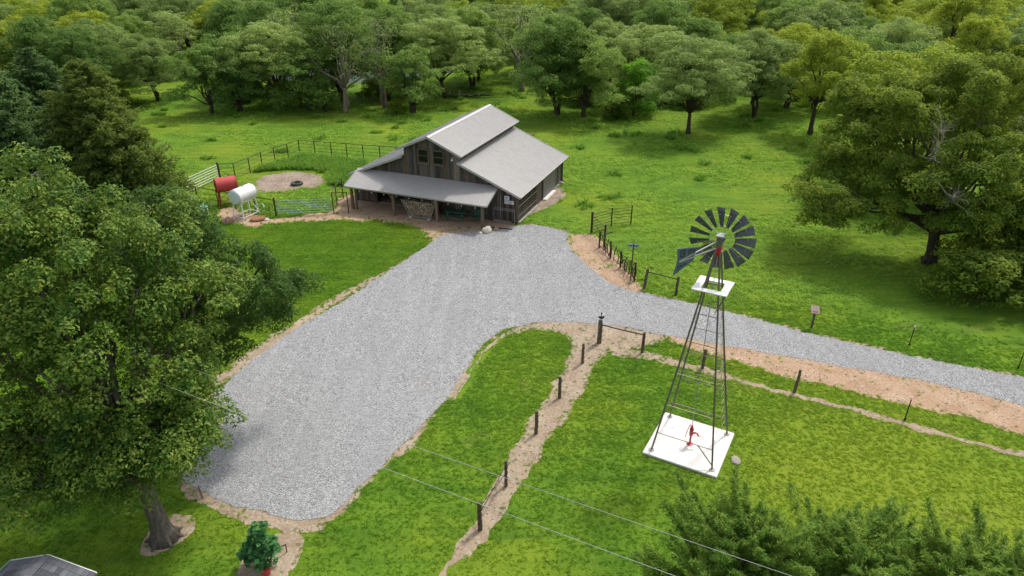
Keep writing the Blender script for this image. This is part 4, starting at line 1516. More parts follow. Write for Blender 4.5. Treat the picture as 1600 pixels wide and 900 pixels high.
t_post((18.93, 26.69), 1.30, "thin steel post with white tip on the lower verge of the road")
t_post((22.6, 33.46), 1.25, "thin steel post with white tip on the far verge below the big tree")
t_post((27.28, 31.13), 1.40, "thin steel post at the right edge on the far verge of the road")
bx = thing("post_box", "wooden post carrying a tilted reddish board beside the far road verge", "box", (17.85, 35.53, 0), R(-10))
MB().bar((0, 0, 0), (0.0, 0, 1.05), 0.10, 0.10).build("post", "old_post", bx)
for q in range(3):
    o = piece("lid_board", bx, (-0.16 + 0.16 * q, 0.06, 1.20), (0.15, 0.52, 0.04), "reddish_board")
    o.rotation_euler.x = R(38)
MB().box((0, 0.05, 1.06), (0.34, 0.26, 0.16)).build("box_body", "old_post", bx)
mk = MB().bar((-12.88, 21.55, 0), (-12.93, 21.58, 0.55), 0.05, 0.035).bar((-12.93, 21.58, 0.5), (-12.96, 21.60, 0.62), 0.03, 0.03).build("edge_stake", "old_post")
tag(mk, "short brown stake at the gravel edge below the leafy tree", "stake")

# ------------------------------------------------------------------ gateway panel and scrap-iron fence
gpn = thing("cattle_fence", "open pipe cattle panel beyond the gateway dirt", "fence panel", (6.22, 50.09, 0))
G = [Vector((0, 0, 0)), Vector((1.7, 1.25, 0)), Vector((3.35, 1.75, 0))]
for i, p in enumerate(G):
    MB().tube(p, p + Vector((0, 0, 1.62 if i else 1.75)), 0.09 if i == 0 else 0.05, n=8).build("post", "dark_iron", gpn)
for i in range(2):
    for j in range(6):
        z = 0.25 + j * 0.25
        MB().tube(G[i] + Vector((0, 0, z)), G[i + 1] + Vector((0, 0, z)), 0.02, n=5).build("rail", "rust_pipe", gpn)
G2 = [Vector((0, 0, 0)), Vector((0.72, -2.45, 0))]
for j in range(5):
    z = 0.25 + j * 0.3
    MB().tube(G2[0] + Vector((0, 0, z)), G2[1] + Vector((0, 0, z)), 0.018 if j < 4 else 0.03, n=5).build("rail", "rust_pipe", gpn)
MB().tube(G2[1], G2[1] + Vector((0, 0, 1.7)), 0.075, n=8).build("post", "dark_iron", gpn)
MB().bar((0.50, -2.89, 1.0), (1.23, -2.59, 1.18), 0.06, 0.06).build("latch_arm", "dark_iron", gpn)

sc = thing("scrap_iron_fence", "ornamental fence of old iron bars and a wheel along the gateway dirt", "fence", (6.5, 47.2, 0))
S0, S1 = Vector((0, 0, 0)), Vector((1.75, -5.55, 0))
rd = random.Random(9)
for z in (0.22, 1.12):
    MB().tube(S0 + Vector((0, 0, z)), S1 + Vector((0, 0, z)), 0.026, n=6).build("rail", "dark_iron", sc)
for f in (0.0, 0.33, 0.62, 1.0):
    p = S0.lerp(S1, f)
    MB().bar(p, p + Vector((0, 0, 1.35 + rd.uniform(-.1, .1))), 0.10, 0.10).build("post", "dark_iron", sc)
sd_ = (S1 - S0).normalized()
for i in range(14):
    f = (i + 0.6) / 14.4
    p = S0.lerp(S1, f)
    l0 = rd.uniform(-.26, .26)
    l1 = rd.uniform(-.26, .26)
    h = rd.uniform(1.05, 1.45)
    k = rd.uniform(-.14, .14)
    nrm = Vector((sd_.y, -sd_.x, 0))
    MB().path([p + sd_ * l0 + Vector((0, 0, 0.05)), p + sd_ * (k) + nrm * rd.uniform(-.08, .08) + Vector((0, 0, h * 0.5)), p + sd_ * l1 + Vector((0, 0, h))], [0.028, 0.034, 0.024], 6).build("iron_bar", "rust_pipe" if i % 3 else "dark_iron", sc)
for f, r_ in ((0.90, 0.55), (0.70, 0.34), (0.16, 0.3)):
    c = S0.lerp(S1, f) + Vector((0.10, 0.04, 0.12 + r_))
    wl = MB().path([c + sd_ * r_ * math.cos(a) + Vector((0, 0, r_ * math.sin(a))) for a in np.linspace(0, 2 * math.pi, 29)], 0.028, 6, False).build("iron_wheel", "dark_iron", sc)
    for q in range(5):
        a = math.pi * q / 5
        e = sd_ * r_ * math.cos(a) + Vector((0, 0, r_ * math.sin(a)))
        MB().tube(c - e, c + e, 0.014, n=5).build("spoke", "dark_iron", wl)
# sign on a pole
sp = thing("road_sign", "narrow blue grey sign board on a tall dark pole by the gateway", "sign", (8.0, 41.7, 0), R(-6))
MB().tube((0, 0, 0), (0, 0, 2.72), 0.038, n=8).build("pole", "dark_iron", sp)
sb = MB().box((0, 0, 2.62), (0.72, 0.03, 0.20)).build("sign_board", "sign_blue", sp)
for (x0, w_, z_) in ((-0.27, 0.06, 2.64), (-0.16, 0.10, 2.60), (0.02, 0.14, 2.63), (0.18, 0.08, 2.60), (0.29, 0.05, 2.63)):
    piece("lettering", sb, (x0, -0.018, z_), (w_, 0.006, 0.09), "letter_black")
MB().tube((0, 0, 2.72), (0, 0, 2.80), 0.03, 0.01, n=6).build("finial", "dark_iron", sp)

# ------------------------------------------------------------------ overhead wires
def cable(label, pts):
    a, b_ = Vector(pts[0]), Vector(pts[1])
    d = b_ - a
    P_ = []
    for f in np.linspace(-1.6, 1.7, 50):
        p = a + d * f
        P_.append((p.x, p.y, p.z - 0.35 * (1 - (2 * (f + 1.6) / 3.3 - 1) ** 2) + 0.35))
    tag(MB().path(P_, 0.006, 5).build("overhead_wire", "cable_grey"), label, "wire")


cable("upper of the two pale overhead wires crossing the lower lawn", [(-11.81, 20.92, 7), (6.57, 11.78, 7)])
cable("lower of the two pale overhead wires crossing the lower lawn", [(-9.79, 18.63, 7), (3.75, 11.78, 7)])

# ------------------------------------------------------------------ little house with a hipped shingle roof, bottom left
hs = thing("garden_house", "small building with grey shingled gable roof in the bottom left corner", "building", (-15.56, 16.48, 0), R(-9))
MB().box((0, -2.1, 0.88), (2.7, 3.8, 1.76)).build("wall", "grey_door", hs)
RZ, EZ, HW, RL = 2.40, 1.84, 1.62, 4.4
V_ = [(-HW, 0, EZ), (-HW, -RL, EZ), (0, -RL, RZ), (0, 0, RZ), (HW, 0, EZ), (HW, -RL, EZ)]
roofp = MB().add(V_ + [(x_, y_, z_ - 0.09) for x_, y_, z_ in V_], [(0, 1, 2, 3), (3, 2, 5, 4), (9, 8, 7, 6), (10, 11, 8, 9), (0, 3, 9, 6), (3, 4, 10, 9), (1, 7, 8, 2), (2, 8, 11, 5), (0, 6, 7, 1), (4, 5, 11, 10)]).build("roof", "shingle_grey", hs)


def shingle_face(A, B, C, D, rows):
    """A,B lower edge; D,C upper edge"""
    A, B, C, D = map(Vector, (A, B, C, D))
    nrm = (B - A).cross(D - A).normalized()
    if nrm.z < 0:
        nrm = -nrm
    rd = random.Random(2)
    for r_ in range(rows):
        f0, f1 = r_ / rows, (r_ + 1) / rows
        l0, l1 = A.lerp(D, f0), B.lerp(C, f0)
        m0, m1 = A.lerp(D, f1), B.lerp(C, f1)
        w = (l1 - l0).length
        k = max(1, round(w / 0.24))
        for c in range(k):
            g0, g1 = (c + 0.02) / k, (c + 0.98) / k
            q = [l0.lerp(l1, g0), l0.lerp(l1, g1), m0.lerp(m1, g1), m0.lerp(m1, g0)]
            t_ = 0.012 + rd.uniform(0, 0.006)
            vs = [q[0] + nrm * (t_ + .012), q[1] + nrm * (t_ + .012), q[2] + nrm * 0.010, q[3] + nrm * 0.010, q[0] + nrm * .002, q[1] + nrm * .002, q[2] + nrm * .002, q[3] + nrm * .002]
            MB().add(vs, [(0, 1, 2, 3), (7, 6, 5, 4), (0, 4, 5, 1), (1, 5, 6, 2), (2, 6, 7, 3), (3, 7, 4, 0)]).build("shingle", "shingle_tab", roofp)


shingle_face(V_[1], V_[0], V_[3], V_[2], 9)
shingle_face(V_[4], V_[5], V_[2], V_[3], 9)
for q in range(16):
    piece("ridge_shingle", roofp, (0, -0.14 - q * 0.275, RZ + 0.022 + 0.004 * (q % 2)), (0.26, 0.27, 0.022), "shingle_tab")
stick("gutter", roofp, (-HW - 0.04, 0.02, EZ - 0.03), (-HW - 0.04, -RL, EZ - 0.03), 0.07, 0.07, "gate_green")
for xx in (-1, 1):
    stick("rake_board", roofp, (xx * (HW + 0.0), 0.02, EZ - 0.03), (0, 0.02, RZ - 0.03), 0.03, 0.12, "gate_white")

# ------------------------------------------------------------------ trees
def unit(v):
    return v / (np.linalg.norm(v, axis=-1, keepdims=True) + 1e-9)


def leaf_mesh(name, pos, nrm, size, mat, rg, aspect=0.55, axis=None):
    """one kite-shaped leaf (two triangles, slightly folded) at every position"""
    n = len(pos)
    nrm = unit(nrm)
    rv = rg.normal(0, 1, (n, 3)) if axis is None else axis
    t = unit(rv - nrm * np.sum(rv * nrm, 1, keepdims=True))
    s = np.cross(nrm, t)
    L = size[:, None]
    fold = nrm * L * 0.10
    v0 = pos - t * L * 0.5
    v1 = pos + s * L * aspect * 0.5 + fold
    v2 = pos + t * L * 0.5 - nrm * L * 0.12
    v3 = pos - s * L * aspect * 0.5 + fold
    V = np.stack([v0, v1, v2, v3], 1).reshape(-1, 3)
    i = np.arange(n)[:, None] * 4
    F = np.concatenate([i + np.array([[0, 1, 2]]), i + np.array([[0, 2, 3]])], 0)
    return np_mesh(name, V, F, mat)


def clumps_on(lobes, per_area, rg, up_bias=0.35, inner=0.22):
    """clump centres over the surface (and some inside) of ellipsoidal lobes"""
    out = []
    for c, r in lobes:
        c, r = np.array(c, float), np.array(r, float)
        area = 4 * math.pi * ((r[0] * r[1]) ** 1.6 / 3 + 2 * (r[0] * r[2]) ** 1.6 / 3) ** (1 / 1.6)
        n = max(4, int(area * per_area))
        d = unit(rg.normal(0, 1, (n, 3)))
        d[:, 2] = np.where((d[:, 2] < -0.25) & (rg.uniform(0, 1, n) < up_bias), -d[:, 2], d[:, 2])
        rad = rg.uniform(0.78, 1.04, n)
        k = rg.uniform(0, 1, n) < inner
        rad[k] = rg.uniform(0.3, 0.75, k.sum())
        out.append(c + d * r * rad[:, None])
    return np.concatenate(out)


def foliage(name, clumps, cr, leaves, lsize, mat, rg, flat=0.65, aspect=0.55, up=0.8, droop=0.0):
    n = len(clumps)
    R_ = rg.uniform(cr[0], cr[1], n)
    k = np.maximum(3, (leaves * (R_ / np.mean(cr)) ** 2).astype(int))
    idx = np.repeat(np.arange(n), k)
    m = len(idx)
    d = unit(rg.normal(0, 1, (m, 3)))
    d[:, 2] = np.abs(d[:, 2]) * np.where(rg.uniform(0, 1, m) < 0.72, 1, -0.8)
    rad = rg.uniform(0.35, 1.0, m) ** 0.6
    stretch = np.stack([rg.uniform(0.7, 1.35, n), rg.uniform(0.7, 1.35, n), np.full(n, flat)], 1)
    off = d * R_[idx][:, None] * rad[:, None] * stretch[idx]
    off[:, 2] -= droop * (np.hypot(off[:, 0], off[:, 1]) ** 2) / R_[idx]
    pos = clumps[idx] + off
    nrm = d * 0.7 + np.array([0, 0, up]) + rg.normal(0, 0.45, (m, 3))
    return leaf_mesh(name, pos, nrm, rg.uniform(lsize[0], lsize[1], m), mat, rg, aspect)


def wiggle(a, b_, rd, k=4, amp=0.08, sag=0.0):
    a, b_ = Vector(a), Vector(b_)
    L = (b_ - a).length
    pts = []
    for i in range(k + 1):
        f = i / k
        p = a.lerp(b_, f)
        if 0 < i < k:
            p += Vector((rd.uniform(-1, 1), rd.uniform(-1, 1), rd.uniform(-1, 1))) * amp * L
        p.z += sag * math.sin(f * math.pi) * L
        pts.append(p)
    return pts


def skeleton(name, base_r, fork, lobes, clumps, bark, rd, lean=(0, 0), nside=9, twigs=60, flare=1.45, limb=0.45, extra=()):
    mb = MB()
    f = Vector(fork)
    tr = []
    rr = []
    K = 7
    for i in range(K + 1):
        q = i / K
        tr.append(Vector((f.x * q ** 1.3 + rd.uniform(-.02, .02) * f.z * 0.3, f.y * q ** 1.3 + rd.uniform(-.02, .02) * f.z * 0.3, -0.1 + (f.z + 0.1) * q)))
        fl = 1 + (flare - 1) * max(0, 1 - q * 3.2) ** 2
        rr.append(base_r * fl * (1 - 0.35 * q))
    mb.path(tr, rr, nside)
    if flare > 1.4:
        for i in range(6):           # root toes
            a = i * 1.047 + rd.uniform(-.3, .3)
            e = Vector((math.cos(a), math.sin(a), 0))
            mb.path([e * base_r * 0.5 + Vector((0, 0, base_r * 1.4)), e * base_r * 1.25 + Vector((0, 0, base_r * 0.4)), e * base_r * 2.1 + Vector((0, 0, -0.05))], [base_r * 0.35, base_r * 0.28, base_r * 0.10], 6)
    for e in extra:                   # further stems from the ground
        mb.path(wiggle(e[0], e[1], rd, 5, 0.05), [base_r * 0.8, base_r * 0.72, base_r * 0.62, base_r * 0.52, base_r * 0.42, base_r * 0.3], 7)
    tips = []
    for c, r in lobes:
        c = Vector(c)
        b0 = tr[-1 - (rd.randrange(0, 3) if c.z < f.z * 1.6 else 0)]
        end = c + Vector((0, 0, r[2] * 0.35))
        pts = wiggle(b0, end, rd, 5, 0.055, 0.03)
        r0 = base_r * limb * rd.uniform(0.8, 1.15)
        mb.path(pts, [r0, r0 * .85, r0 * .68, r0 * .5, r0 * .34, r0 * .16], 7)
        tips += [(p, r0 * s) for p, s in zip(pts[2:], (.55, .42, .3, .2))]
    cl = list(range(len(clumps)))
    rd.shuffle(cl)
    for j in cl[:twigs]:
        t = Vector(clumps[j])
        p, r0 = min(tips, key=lambda q: (q[0] - t).length)
        r1 = max(0.012, min(r0 * 0.6, 0.018 * (p - t).length + 0.012))
        mb.path(wiggle(p, t, rd, 3, 0.07), [r1, r1 * .75, r1 * .5, r1 * .22], 5, False)
    return mb.mesh(name, bark, True)


def bare_branch(name, parent, p0, p1, mat, rd, n=26, r=0.06):
    """a dead grey limb with its fan of leafless twigs"""
    mb = MB()
    main = wiggle(p0, p1, rd, 5, 0.06)
    mb.path(main, [r, r * .85, r * .7, r * .5, r * .35, r * .12], 6)
    d = (Vector(p1) - Vector(p0))
    L = d.length
    for i in range(n):
        f = rd.uniform(0.15, 1)
        p = main[min(4, int(f * 5))].lerp(main[min(5, int(f * 5) + 1)], f * 5 % 1)
        e = p + (d.normalized() * rd.uniform(.3, 1) + Vector((rd.uniform(-1, 1), rd.uniform(-1, 1), rd.uniform(-.5, 1))) * 0.9) * L * rd.uniform(.14, .34)
        w = wiggle(p, e, rd, 3, 0.08)
        mb.path(w, [r * .38, r * .28, r * .2, r * .08], 4, False)
        for _ in range(2):
            q = w[rd.randrange(1, 4)]
            mb.path([q, q + (e - p) * 0.4 + Vector((rd.uniform(-1, 1), rd.uniform(-1, 1), rd.uniform(-1, 1))) * L * 0.07], [r * .18, r * .06], 4, False)
    return mb.build(name, mat, parent)


def plant(name, label, cat, loc, rz, parts, scale=1.0, group=None):
    t = thing(name, label, cat, (loc[0], loc[1], 0), rz, group)
    t.scale = (scale, scale, scale) if isinstance(scale, (int, float)) else scale
    for nm, me in parts:
        link(nm, me, t)
    return t


def conifer(seed, H, Rb, mat, bark, nb, per, lsize, lwid, elev, sag, z0=0.05, power=0.8, spread=0.30, up=0.3, shoots=0.0):
    rg = np.random.default_rng(seed)
    rd = random.Random(seed)
    zf = rg.uniform(0, 1, nb) ** 1.25
    zb = H * (z0 + (0.97 - z0) * zf)
    ang = rg.uniform(0, 2 * math.pi, nb)
    lobe = 1 + 0.22 * np.sin(ang * 3 + zf * 5 + seed) + 0.13 * np.sin(ang * 5 - zf * 9)
    Lb = Rb * (1 - zf) ** power * rg.uniform(0.62, 1.08, nb) * lobe + 0.10 * Rb
    lead = rg.uniform(0, 1, nb) < shoots
    Lb = np.where(lead, Lb * 1.25, Lb)
    el = np.radians(rg.normal(elev, 9, nb)) * (0.7 + 0.6 * zf)
    dr = np.stack([np.cos(ang) * np.cos(el), np.sin(ang) * np.cos(el), np.sin(el)], 1)
    base = np.stack([np.zeros(nb), np.zeros(nb), zb], 1)
    k = np.maximum(10, (per * Lb / Rb * 1.4).astype(int))
    idx = np.repeat(np.arange(nb), k)
    m = len(idx)
    t = rg.uniform(0.06, 1, m) ** 0.55
    p = base[idx] + dr[idx] * (Lb[idx] * t)[:, None]
    p[:, 2] -= sag * Lb[idx] * t ** 2
    lat = rg.normal(0, 1, (m, 3)) * (Lb[idx] * spread * (1.12 - t) * 0.55 * np.where(lead, 0.6, 1)[idx] + 0.05)[:, None]
    lat[:, 2] *= 0.55
    p = p + lat
    ld = unit(dr[idx] * 0.9 + unit(lat) * 0.55 + rg.normal(0, 0.28, (m, 3)) + np.array([0, 0, up]))
    nr = rg.normal(0, 0.7, (m, 3)) + np.array([0, 0, 0.6]) + dr[idx] * 0.3
    p[:, 2] = np.maximum(p[:, 2], 0.05)
    crown = leaf_mesh("crown", p, nr, rg.uniform(lsize[0], lsize[1], m), mat, rg, lwid, ld)
    mb = MB()
    mb.path([(0, 0, -0.1), (0.02 * H, 0, H * 0.4), (0, 0, H * 0.96)], [Rb * 0.065, Rb * 0.045, 0.02], 8)
    for i in range(0, nb, 3):
        e = base[i] + dr[i] * Lb[i] * 0.8
        mb.path([base[i], (base[i] + e) / 2 + np.array([0, 0, 0.02]), e - np.array([0, 0, sag * Lb[i] * .64])], [0.012 * Lb[i] + 0.01, 0.008 * Lb[i] + 0.006, 0.004], 4, False)
    return [("trunk", mb.mesh("trunk", bark, True)), ("crown", crown)]


# ---- the big leafy maple at the left, and its darker neighbour behind
def knobs(lobes, n, rd, r=(0.7, 1.25)):
    """smaller boughs standing proud of the main lobes"""
    out = list(lobes)
    for _ in range(n):
        c, rr = rd.choice(lobes)
        a, e = rd.uniform(0, 6.283), math.asin(rd.uniform(-0.45, 1))
        d = (math.cos(a) * math.cos(e), math.sin(a) * math.cos(e), math.sin(e))
        q = rd.uniform(*r)
        out.append((tuple(c[i] + d[i] * rr[i] * 0.98 for i in range(3)), (q, q, q * rd.uniform(0.8, 1.2))))
    return out


def rel(pts, b_):
    return [((p[0] - b_[0], p[1] - b_[1], p[2]), r) for p, r in pts]


mb0 = (-13.52, 19.45)
rg = np.random.default_rng(101)
rd = random.Random(101)
ML = rel([((-15.1, 21.6, 10.6), (3.0, 2.9, 2.6)), ((-17.2, 22.4, 11.4), (2.9, 2.7, 2.5)), ((-13.3, 23.0, 10.6), (2.3, 2.2, 2.2)), ((-16.4, 19.9, 7.9), (3.2, 2.7, 2.4)),
          ((-13.2, 21.2, 6.9), (2.5, 2.3, 2.1)), ((-20.0, 23.4, 9.6), (3.2, 2.8, 2.7)), ((-19.5, 21.0, 7.0), (3.0, 2.5, 2.4)), ((-16.2, 19.9, 5.0), (2.5, 2.0, 1.5)), ((-13.0, 20.0, 5.0), (1.8, 1.6, 1.3)),
          ((-11.9, 21.3, 5.6), (1.5, 1.5, 1.3)), ((-12.0, 22.6, 8.4), (1.9, 1.9, 1.8)), ((-18.6, 20.0, 4.6), (2.0, 1.7, 1.3)), ((-14.6, 20.2, 9.0), (2.3, 2.0, 1.9)), ((-14.9, 19.2, 4.3), (1.7, 1.4, 1.0)), ((-17.0, 18.8, 4.2), (1.8, 1.4, 1.1)), ((-18.9, 19.0, 4.6), (1.6, 1.4, 1.2)), ((-13.3, 19.0, 4.0), (1.5, 1.2, 1.1)), ((-14.6, 18.4, 3.9), (1.4, 1.1, 1.0)), ((-12.3, 20.0, 3.9), (1.2, 1.1, 0.9))], mb0)
ML = [(c, tuple(q * 0.90 for q in r_)) for c, r_ in ML]
ML = knobs(ML, 34, rd)
cl = clumps_on(ML, 0.66, rg)
crown = foliage("crown", cl, (0.38, 0.74), 175, (0.10, 0.20), "maple_leaf", rg, 0.75, 0.52, 0.55, 0.25)
trunk = skeleton("trunk", 0.36, (-0.45, 0.4, 3.4), ML, cl, "bark_maple", rd, nside=14, twigs=260, flare=1.75, limb=0.46)
plant("maple_tree", "huge leafy maple in the left foreground with thick leaning trunk showing", "tree", mb0, 0, [("trunk", trunk), ("crown", crown)])

mb1 = (-15.6, 27.9)
rg = np.random.default_rng(102)
rd = random.Random(102)
ML = rel([((-13.7, 27.0, 8.6), (2.0, 2.1, 2.0)), ((-15.2, 27.9, 9.2), (2.6, 2.5, 2.1)), ((-11.4, 26.3, 7.4), (2.1, 2.1, 1.7)), ((-13.0, 26.1, 5.4), (1.9, 1.8, 1.5)), ((-14.0, 26.6, 6.4), (2.4, 2.2, 1.9)),
          ((-17.4, 28.8, 7.8), (2.5, 2.4, 2.2)), ((-11.0, 27.2, 6.0), (1.6, 1.6, 1.3)), ((-14.1, 26.0, 4.4), (1.4, 1.3, 1.0)), ((-13.6, 27.0, 10.3), (0.95, 0.95, 1.2))], mb1)
ML = [(c, tuple(q * 0.92 for q in r_)) for c, r_ in ML]
ML = knobs(ML, 22, rd, (0.6, 1.0))
cl = clumps_on(ML, 0.72, rg)
crown = foliage("crown", cl, (0.38, 0.72), 165, (0.10, 0.20), "maple_leaf_dark", rg, 0.75, 0.52, 0.55, 0.25)
trunk = skeleton("trunk", 0.34, (0.7, -0.3, 3.2), ML, cl, "bark_maple", rd, nside=12, twigs=200, flare=1.7)
plant("maple_tree", "darker maple crown behind the huge one, hanging over the gravel edge", "tree", mb1, 0, [("trunk", trunk), ("crown", crown)])

# ---- the big spreading tree at the right
bb = (29.9, 44.7)
rg = np.random.default_rng(103)
rd = random.Random(103)
BLb = rel([((23.2, 47.6, 4.6), (2.9, 2.9, 1.6)), ((24.6, 49.0, 7.4), (3.0, 3.0, 2.0)), ((27.2, 47.0, 6.0), (3.0, 2.8, 1.9)), ((28.2, 48.6, 10.2), (3.4, 3.2, 2.4)), ((32.0, 48.0, 11.4), (3.8, 3.4, 2.6)),
           ((35.2, 46.0, 9.0), (3.6, 3.2, 2.6)), ((30.4, 43.4, 8.0), (2.9, 2.5, 1.9)), ((33.2, 42.2, 5.6), (3.1, 2.8, 2.0)), ((27.2, 43.8, 6.4), (2.5, 2.3, 1.5)), ((22.0, 45.9, 3.5), (1.8, 1.8, 1.0)),
           ((25.2, 44.4, 3.9), (2.2, 2.0, 1.1)), ((31.8, 41.8, 3.6), (2.3, 1.9, 1.6)), ((34.6, 40.8, 3.2), (2.4, 2.0, 1.8)), ((28.6, 42.2, 4.9), (1.9, 1.7, 1.2)), ((36.5, 42.5, 6.5), (2.8, 2.6, 2.2)), ((26.2, 51.6, 9.6), (2.8, 2.6, 2.0))], bb)
BLb = [(c, tuple(q * 0.92 for q in r_)) for c, r_ in BLb]
BLb = knobs(BLb, 26, rd, (0.8, 1.4))
cl = clumps_on(BLb, 0.52, rg, 0.3, 0.2)
crown = foliage("crown", cl, (0.5, 0.95), 185, (0.13, 0.27), "hedge_leaf", rg, 0.62, 0.5, 0.7, 0.15)
trunk = skeleton("trunk", 0.45, (-0.35, 0.3, 3.0), BLb, cl, "bark_dark", rd, nside=12, twigs=220, flare=1.6, limb=0.30, extra=(((0.25, 0.1, 2.2), (0.9, 0.3, 6.5)),))
bt = plant("spreading_tree", "massive spreading tree on the right with dark trunk and dead twigs", "tree", bb, 0, [("trunk", trunk), ("crown", crown)])
for p0, p1 in (((-2.2, -0.6, 7.0), (-3.6, -2.6, 10.2)), ((-1.0, -1.0, 5.2), (-2.6, -4.2, 6.4)), ((3.2, -2.0, 5.5), (4.6, -5.0, 8.4)), ((2.4, -1.0, 8.0), (3.0, -2.2, 12.4))):
    bare_branch("dead_branch", bt, p0, p1, "dead_wood", rd, 30, 0.055)

# ---- lesser plants made once and copied
PROTO = {}


def proto(key, seed, H, W, mat, bark, ls, density=0.42, flat=0.6, cr=(0.5, 1.0), leaves=52, trunk_h=0.24, base_r=None, low=0.42, tiers=False, aspect=0.5, stems=0, twigs=90, nl=9):
    rg = np.random.default_rng(seed)
    rd = random.Random(seed)
    lob = []
    for i in range(nl):
        a = i * 2.4 + rd.uniform(-.5, .5)
        f = (i + 0.5) / nl
        q = math.sqrt(rd.uniform(0.05, 1)) * W * 0.52
        z = H * (low + (0.86 - low) * f)
        q *= (1.1 - 0.55 * f)
        r = W * rd.uniform(0.20, 0.30)
        lob.append(((q * math.cos(a), q * math.sin(a), z), (r, r * rd.uniform(.85, 1.1), r * (0.42 if tiers else 0.68))))
    lob.append(((0, 0, H * 0.86), (W * 0.24, W * 0.24, H * 0.12)))
    cl = clumps_on(lob, density, rg, 0.45, 0.15)
    crown = foliage("crown", cl, cr, leaves, ls, mat, rg, flat, aspect, 0.8)
    ex_ = []
    for s in range(stems):
        a = s * 2.6 + rd.uniform(0, 1)
        ex_.append(((0.25 * math.cos(a), 0.25 * math.sin(a), -0.1), (W * 0.2 * math.cos(a), W * 0.2 * math.sin(a), H * 0.55)))
    trunk = skeleton("trunk", base_r or H * 0.026, (rd.uniform(-.05, .05) * H, rd.uniform(-.05, .05) * H, H * trunk_h), lob, cl, bark, rd, nside=8, twigs=twigs, flare=1.3, limb=0.5, extra=ex_)
    PROTO[key] = [("trunk", trunk), ("crown", crown)]


proto("locust_a", 1, 11, 11.5, "locust_leaf", "bark_dark", (0.16, 0.32), 0.44, 0.40, (0.6, 1.15), 90, 0.2, None, 0.36, True, 0.42, 0, 90, 12)
proto("locust_b", 2, 10.5, 10.0, "locust_leaf", "bark_dark", (0.16, 0.32), 0.46, 0.48, (0.6, 1.1), 87, 0.2, None, 0.30, False, 0.42, 2, 110, 12)
proto("locust_c", 3, 11.5, 9.0, "locust_leaf", "bark_pale", (0.20, 0.36), 0.30, 0.45, (0.5, 0.9), 40, 0.3, None, 0.45, False, 0.42, 1, 170)
proto("elm_a", 4, 11.5, 9.5, "elm_leaf", "bark_dark", (0.16, 0.32), 0.46, 0.60, (0.6, 1.1), 90, 0.16, None, 0.24, False, 0.5, 1, 100, 13)
proto("elm_b", 5, 10, 8.5, "elm_leaf", "bark_dark", (0.16, 0.32), 0.50, 0.60, (0.6, 1.0), 87, 0.14, None, 0.22, False, 0.5, 1, 100, 12)
proto("elm_c", 6, 9, 7.0, "elm_leaf", "bark_dark", (0.20, 0.36), 0.50, 0.65, (0.5, 0.9), 55, 0.12, None, 0.16, False, 0.5, 2, 90, 11)
proto("yellow_a", 7, 11.5, 8.5, "yellow_leaf", "bark_dark", (0.16, 0.32), 0.48, 0.60, (0.6, 1.0), 87, 0.28, None, 0.36, False, 0.5)
proto("yellow_b", 8, 10.5, 10.0, "yellow_leaf", "bark_dark", (0.16, 0.32), 0.46, 0.55, (0.6, 1.1), 87, 0.16, None, 0.26, False, 0.5, 1, 90, 12)
proto("sparse", 12, 11.0, 8.5, "locust_leaf", "bark_pale", (0.16, 0.30), 0.30, 0.6, (0.5, 1.0), 14, 0.28, None, 0.36, False, 0.42, 1, 420, 12)
proto("vine", 9, 7, 6.0, "vine_leaf", "bark_dark", (0.18, 0.34), 0.75, 0.75, (0.5, 0.9), 60, 0.1, None, 0.14, False, 0.6)
proto("bush", 10, 2.6, 3.4, "hedge_leaf", "bark_dark", (0.13, 0.24), 2.0, 0.7, (0.28, 0.5), 55, 0.1, 0.06, 0.18, False, 0.5, 3, 60)


def tree(key, label, loc, h=1.0, rz=None, group=None, name=None, cat="tree", wide=1.0):
    nm = name or {"l": "locust_tree", "e": "elm_tree", "y": "yellow_green_tree", "v": "vine_covered_tree", "b": "bush", "s": "half_bare_tree"}[key[0]]
    rz = random.uniform(0, 6.28) if rz is None else rz
    return plant(nm, label, cat, loc, rz, PROTO[key], (h * wide, h * wide, h), group)


FR = "trees along the near edge of the wood"
tree("locust_b", "small airy tree standing alone at the left end of the pasture edge", (-49.4, 97.8), 0.80, group=FR)
tree("elm_b", "tree with two trunks in a V leaning left at the pasture edge", (-38.9, 89.8), 0.85, group=FR)
tree("elm_c", "low dark tree just right of the V trunked one", (-35.6, 91.2), 0.9, group=FR)
tree("locust_a", "broad olive crowned tree with forked trunk left of the pond", (-31.2, 93.2), 0.98, group=FR)
tree("elm_c", "slim dark green tree left of the pale barked one", (-26.6, 92.0), 1.0, group=FR)
tree("elm_c", "small sapling sized tree between slim dark tree and pale bark", (-24.4, 91.0), 0.55, group=FR)
tree("sparse", "half bare tree with pale reddish bark in front of the pond", (-21.7, 90.5), 1.05, group=FR)
tree("sparse", "tall thin crowned tree with leaning dark trunk right of the pond", (-16.9, 93.4), 1.08, group=FR)
tree("elm_c", "young blue green tree in front, behind the barn ridge's left", (-12.9, 90.4), 0.92, group=FR)
tree("locust_a", "wide flat topped tree behind the young blue green one", (-9.5, 99.5), 1.0, group=FR)
tree("elm_a", "dark trunked tree standing back in the glade behind the barn", (-6.0, 106.0), 1.0, group=FR)
tree("elm_a", "big dense grey green tree straight behind the barn roof", (5.8, 89.4), 1.06, group=FR)
tree("elm_b", "dense tree with short trunk, right of the big one behind the barn", (9.2, 88.0), 1.02, group=FR)
tree("vine", "bright green vine covered tree beside the dense pair behind the barn", (15.6, 89.0), 1.0, group=FR)
tree("locust_a", "flat layered locust with forked dark trunk standing out in the pasture", (20.6, 80.2), 1.0, group=FR, rz=1.0)
tree("locust_b", "layered locust set back right of the forked one", (30.7, 88.0), 0.95, group=FR)
tree("yellow_a", "slender yellow green tree with leaning trunk left of the massive tree", (34.6, 79.6), 1.0, group=FR)
